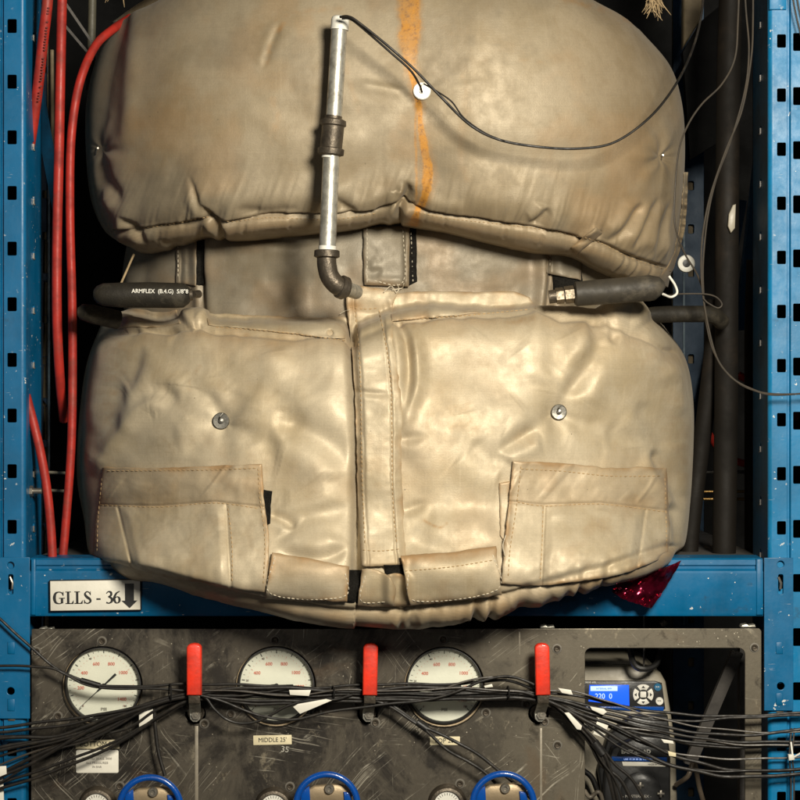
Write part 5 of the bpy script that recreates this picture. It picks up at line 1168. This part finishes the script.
cord('brown cord hugging the right edge of the upper jacket', [(740, -40, .0), (738, 20, 0), (735, 58, 0), (722, 84, 0), (702, 104, -.005), (688, 125, -.01), (679, 150, -.02), (675, 190, -.03), (675, 225, -.03), (684, 252, -.02), (697, 274, -.01), (703, 290, 0)], .95, CABLE_G)
cord('thin brown cord hanging left of the right upright, joining its twin', [(743, -40, .0), (746, 10, -.005), (749, 50, -.01), (745, 90, -.01), (731, 140, -.012), (716, 180, -.012), (708, 215, -.012), (704, 250, -.012), (703, 280, -.012), (706, 320, -.015), (714, 352, -.02), (730, 376, -.025), (752, 389, -.03), (775, 394, -.03), (830, 393, -.03)], .9, CABLE_G)
cord('longest brown cord, curving from the top right down and across the right upright', [(753, -40, .0), (753, 20, -.005), (751, 60, -.01), (742, 110, -.01), (726, 150, -.014), (712, 190, -.015), (705, 220, -.015), (701.5, 250, -.015), (702, 285, -.015), (708, 325, -.018), (718, 360, -.022), (736, 381, -.026), (756, 391, -.03), (778, 395, -.03), (830, 391, -.03)], .95, CABLE_G)
cord('thin grey wire looping beside the end of the right lagged pipe', [(664, 296, -.03), (680, 294, -.02), (704, 294, -.02), (716, 297, -.02), (722, 304, -.02), (718, 308, -.02), (708, 303, -.02), (703, 298, -.02)], .75, CABLE_G)
cord('short white wire curling from the hem to the right lagged pipe', [(669, 276, -.05), (675, 285, -.05), (677, 293, -.05), (671, 297, -.05), (663, 294, -.06)], 1.2, WHITE)
for k in range(3):
    cord(['outer brown cord crossing the top right corner of the rack', 'middle brown cord crossing the top right corner of the rack', 'inner brown cord crossing the top right corner of the rack'][k], [(789+k*4, -30, -.02), (794+k*4, 5, -.02), (802+k*4, 40, -.02)], .9, CABLE_G)
yc_ = -.018
def run(label, pts, r=1.5, dy=0., mat=CABLE):
    q = [(x, y, yc_+dy+(0 if len(p) < 1 else p[0])) for x, y, *p in [(a[0], a[1], *( [a[2]] if len(a) > 2 else [0])) for a in pts]]
    return cable('cable', label, 'cable', q, r, mat, group='cables bundled across the panel', n=8, m=7, wob=.4)
run('black cable entering from the upper left across the left gauge, topmost in the bundle', [(-30, 596), (0, 619), (34, 650), (62, 672), (88, 682), (112, 686.5), (150, 686), (187, 684), (230, 684.5), (275, 686), (315, 688), (360, 685), (410, 684), (455, 684.5), (478, 682), (505, 680), (530, 688), (545, 692), (590, 698), (620, 706), (660, 712), (700, 715.5), (745, 716), (830, 711)], 1.45)
run('black cable level with the left gauge needle, from the left upright', [(-30, 665), (30, 666.5), (52, 668), (66, 675), (85, 684), (115, 689), (150, 688), (187, 691), (240, 690), (300, 692), (360, 689), (450, 688), (500, 690), (530, 693), (600, 708), (650, 719), (690, 721), (720, 719), (745, 717.5), (830, 714)], 1.35, -.003)
run('black cable curving under the left gauge, third from the top', [(-30, 730), (0, 727.5), (60, 720), (110, 713), (150, 703), (187, 694), (230, 692), (300, 696), (360, 694), (440, 693), (530, 695), (600, 712), (650, 724), (700, 733), (745, 735), (775, 733), (830, 724)], 1.6, -.006)
run('black cable bulging below the left gauge rim, then level to the right', [(-30, 733), (0, 732), (65, 725), (120, 712), (155, 701), (187, 695), (245, 696), (310, 699), (360, 698), (430, 697), (530, 697), (600, 716), (655, 730), (700, 738), (740, 742), (830, 741)], 1.5, -.002)
run('black cable crossing the BOTTOM tag and the middle of the bundle', [(-30, 735), (0, 736), (50, 737), (95, 735), (130, 727), (155, 711), (187, 698), (240, 693), (300, 690), (345, 692), (400, 691), (460, 697), (530, 698), (590, 718), (640, 733), (700, 743), (740, 745), (830, 744)], 1.5, .002)
run('black cable rising from the left edge past the sticker, thick and dull', [(-30, 757), (0, 750), (40, 742), (90, 730), (140, 710), (187, 697), (240, 700), (300, 701), (345, 698), (400, 700), (470, 699), (530, 699), (575, 712), (625, 731), (665, 752), (700, 763), (745, 771), (830, 768)], 1.8, -.005)
run('black cable twin of the dull thick one, slightly lower', [(-30, 790), (0, 777), (30, 764), (75, 738), (120, 716), (160, 703), (190, 696), (230, 689), (290, 688), (350, 692), (420, 687), (480, 691), (530, 694), (585, 720), (630, 746), (665, 763), (700, 772), (740, 777), (830, 772)], 1.9, -.008)
run('black cable passing over the white sticker, lowest on the left', [(-30, 799), (0, 789), (40, 776), (90, 757), (130, 736), (160, 716), (187, 701), (212, 699), (260, 704), (320, 702), (370, 701), (430, 699), (500, 699), (540, 700), (568, 713), (588, 732), (603, 752), (612, 775), (624, 830)], 1.6, -.004)
run('black cable passing just over the sticker top edge, second lowest on the left', [(-30, 790), (0, 783), (40, 770), (100, 748), (150, 723), (187, 702), (205, 696), (240, 697), (300, 694), (360, 696), (430, 694), (500, 695), (540, 698), (572, 718), (597, 742), (615, 764), (635, 784), (660, 830)], 1.5, .001)
run('slim cable looping below the left lever and back up to the bundle', [(190, 692), (205, 697), (214, 709), (226, 719), (242, 723), (262, 720), (288, 706), (310, 700), (335, 700), (352, 695)], 1.4, -.010)
run('slim cable dipping across the middle gauge and rising to the right gauge', [(193, 693), (215, 699), (242, 709), (265, 717), (292, 719.5), (330, 712), (370, 706), (410, 702), (440, 697), (462, 690), (482, 681), (505, 676), (525, 681), (545, 690)], 1.4, -.011)
run('grey cable arcing above the bundle near the third red lever', [(440, 690), (465, 682), (490, 677), (515, 678), (532, 684), (548, 693)], 1.1, -.008, CABLE_G)
run('paired cable slanting from the bundle towards the third handwheel, upper strand', [(372, 697), (388, 704), (405, 714), (424, 727), (455, 741), (480, 756), (502, 773), (540, 806)], 1.7, -.002)
run('paired cable slanting towards the third handwheel, lower strand', [(375, 700), (392, 708), (408, 718), (424, 729), (445, 748), (470, 763), (488, 775), (510, 800)], 1.6, -.004)
run('short dark cable hanging from the tag to the left handwheel', [(154, 702), (155, 725), (158, 750), (165, 776)], 1.9, .004)
run('thin cable crossing the opening under the blue screen', [(545, 690), (575, 692), (610, 702), (650, 716), (700, 727), (745, 731), (775, 733), (830, 729)], 1.0, -.006, CABLE_G)
run('thin cable crossing the opening just above the pump name', [(547, 700), (570, 708), (600, 724), (640, 729), (690, 737), (745, 745), (830, 744)], 1.1, -.002, CABLE_G)
run('thin pale cable highest in the right part of the bundle', [(205, 690), (250, 692), (290, 696), (340, 690), (400, 691), (460, 688), (520, 692)], .9, -.012, CABLE_G)
RC = random.Random(21)
for k, lab in enumerate(('extra thin strand woven through the top of the bundle', 'extra strand sagging a little between the first two levers', 'extra dark strand low in the bundle by the second lever',
                         'extra strand crossing over its neighbours near the third lever', 'extra strand at the back of the bundle, lowest at the middle gauge', 'extra strand spreading low across the pump head')):
    off = [RC.uniform(-3.5, 3.5) for _ in range(12)]; y0 = 738+k*9
    pts = [(-30, y0+12), (0, y0), (50, 737+k*3), (85, 727+k*3), (115, 717+off[0]+k*2), (150, 706+off[1]), (187, 695+off[2]*.6), (235, 693+off[3]), (290, 692+off[4]), (345, 691+off[5]), (400, 693+off[6]), (460, 692+off[7]), (505, 692+off[8]), (537, 695+off[9]*.5)]
    pts += [(575, 705+k*2), (615, 716+k*5+off[10]), (655, 727+k*7), (700, 737+k*7+off[11]), (745, 741+k*6), (830, 738+k*6)] if k % 2 else [(565, 712+k), (588, 733+k*2), (601, 756+k*2), (610+k*3, 782), (620+k*6, 830)]
    run(lab, pts, RC.choice((1.1, 1.5, 1.9)), RC.uniform(-.008, .005), CABLE if k != 3 else CABLE_G)
for px_, lab in ((170, 'black tie round the cables left of the first lever'), (333, 'black tie round the cables left of the second lever'), (508, 'black tie round the cables left of the third lever')):
    t_ = MB(); q_ = [P(px_+1.2*math.sin(a*math.pi/8), 693+(7 if px_ > 200 else 9)*math.cos(a*math.pi/8), -.021-.013*math.sin(a*math.pi/8)) for a in range(17)]; t_.tube(q_, .0011, 6, False)
    tag(obj('cable_tie', t_, BLACK), lab, 'cable tie')
def slab(name, label, cat, pts, y, t, mat): return tag(obj(name, MB().prism(pts, y, y+t, .0004), mat), label, cat)
def sleeve(label, a, b, r, mat=BLACK): return tag(obj('cable_joint', MB().tube([P(*a), P(*b)], [r*K, r*K], 12), mat), label, 'cable joint')
sleeve('swollen black joint on the cable over the left gauge', (81, 680, -.021), (100, 685.5, -.021), 2.6)
sleeve('black tie where the paired cables meet below the right gauge', (417, 722, -.022), (427, 729, -.022), 3.6)
sleeve('black clump on the cables dropping past the opening edge', (594, 742, -.024), (603, 754, -.024), 4.5)
slab('cable_tag', 'folded white tag on the cables right of the left gauge', 'tag', [(139, 712), (151, 707), (153, 709), (152.5, 723), (143, 729.5), (139, 727)], -.016, .002, PAPER)
slab('cable_tag', 'small white tape flag on top of the bundle at the middle gauge', 'tag', [(289, 690), (311, 690), (309, 696), (290, 695)], -.034, .001, PAPER)
slab('cable_tag', 'long white paper tag hanging over the middle gauge', 'tag', [(293, 707), (298, 704), (326, 699), (332, 700.5), (300, 714)], -.036, .001, PAPER)
slab('cable_tag', 'tiny white tape flag at the top right of the right gauge', 'tag', [(484, 686), (492, 684), (493, 687), (485, 688)], -.032, .001, PAPER)
slab('cable_tag', 'white tape just right of the third red lever', 'tag', [(558, 688), (571, 690), (573, 695), (562, 693)], -.034, .001, PAPER)
slab('cable_tag', 'narrow rolled white tag at the left edge of the opening', 'tag', [(564.5, 713), (569, 712.5), (582, 726), (581, 730), (577, 729.5)], -.030, .003, PAPER)
slab('cable_tag', 'cream square tag left of its twin in the opening', 'tag', [(584, 711), (597, 716), (594, 730), (591, 732), (584, 726)], -.012, .002, PAPER)
slab('cable_tag', 'cream folded tag hanging centre left in the opening', 'tag', [(598, 718), (608.5, 725), (604, 738), (593, 734)], -.024, .002, PAPER)
slab('cable_tag', 'white tape flag under the blue screen', 'tag', [(590, 706.5), (604, 709), (607, 712), (603, 715), (592, 710)], -.030, .001, PAPER)
slab('cable_tag', 'white tape flag at the right side of the pump housing', 'tag', [(661, 739), (673, 741), (674, 744), (664, 743)], -.030, .001, PAPER)
slab('cable_tag', 'small tan tape flag below the white one on the pump right', 'tag', [(668, 751), (676, 753), (676, 757), (669, 756)], -.034, .001, CREAM)
slab('cable_tag', 'white flag at the far left edge on the cables', 'tag', [(-8, 767), (6, 766), (6.5, 774), (-8, 780)], -.032, .002, PAPER)
slab('cable_tag', 'white card at the lower left corner of the photo', 'tag', [(-10, 782), (3, 778), (4, 806), (-10, 806)], -.012, .002, PAPER)
zt = thing('zip_tie', 'white zip tie knot on the cords of the right upright', 'cable tie', P(792, 757, -.03))
m = MB(); m.prism([(788.5, 755), (794, 754.5), (795, 760), (789, 761)], -.036, -.030, .001); m.tube([P(794, 757, -.034), P(801, 753, -.034), P(812, 752, -.034)], .0012, 6); m.tube([P(791, 742, -.03), P(792.5, 755, -.034)], .0012, 6); obj('tie', m, WHITE, zt)
for k, x in enumerate((789.5, 792.5)):
    cord(['left grey wire running down the right upright below the zip tie', 'right grey wire running down the right upright below the zip tie'][k], [(x+2, 728, -.02), (x, 756, -.028), (x+1.5, 780, -.02), (x+1, 830, -.02)], .8, CABLE_G)
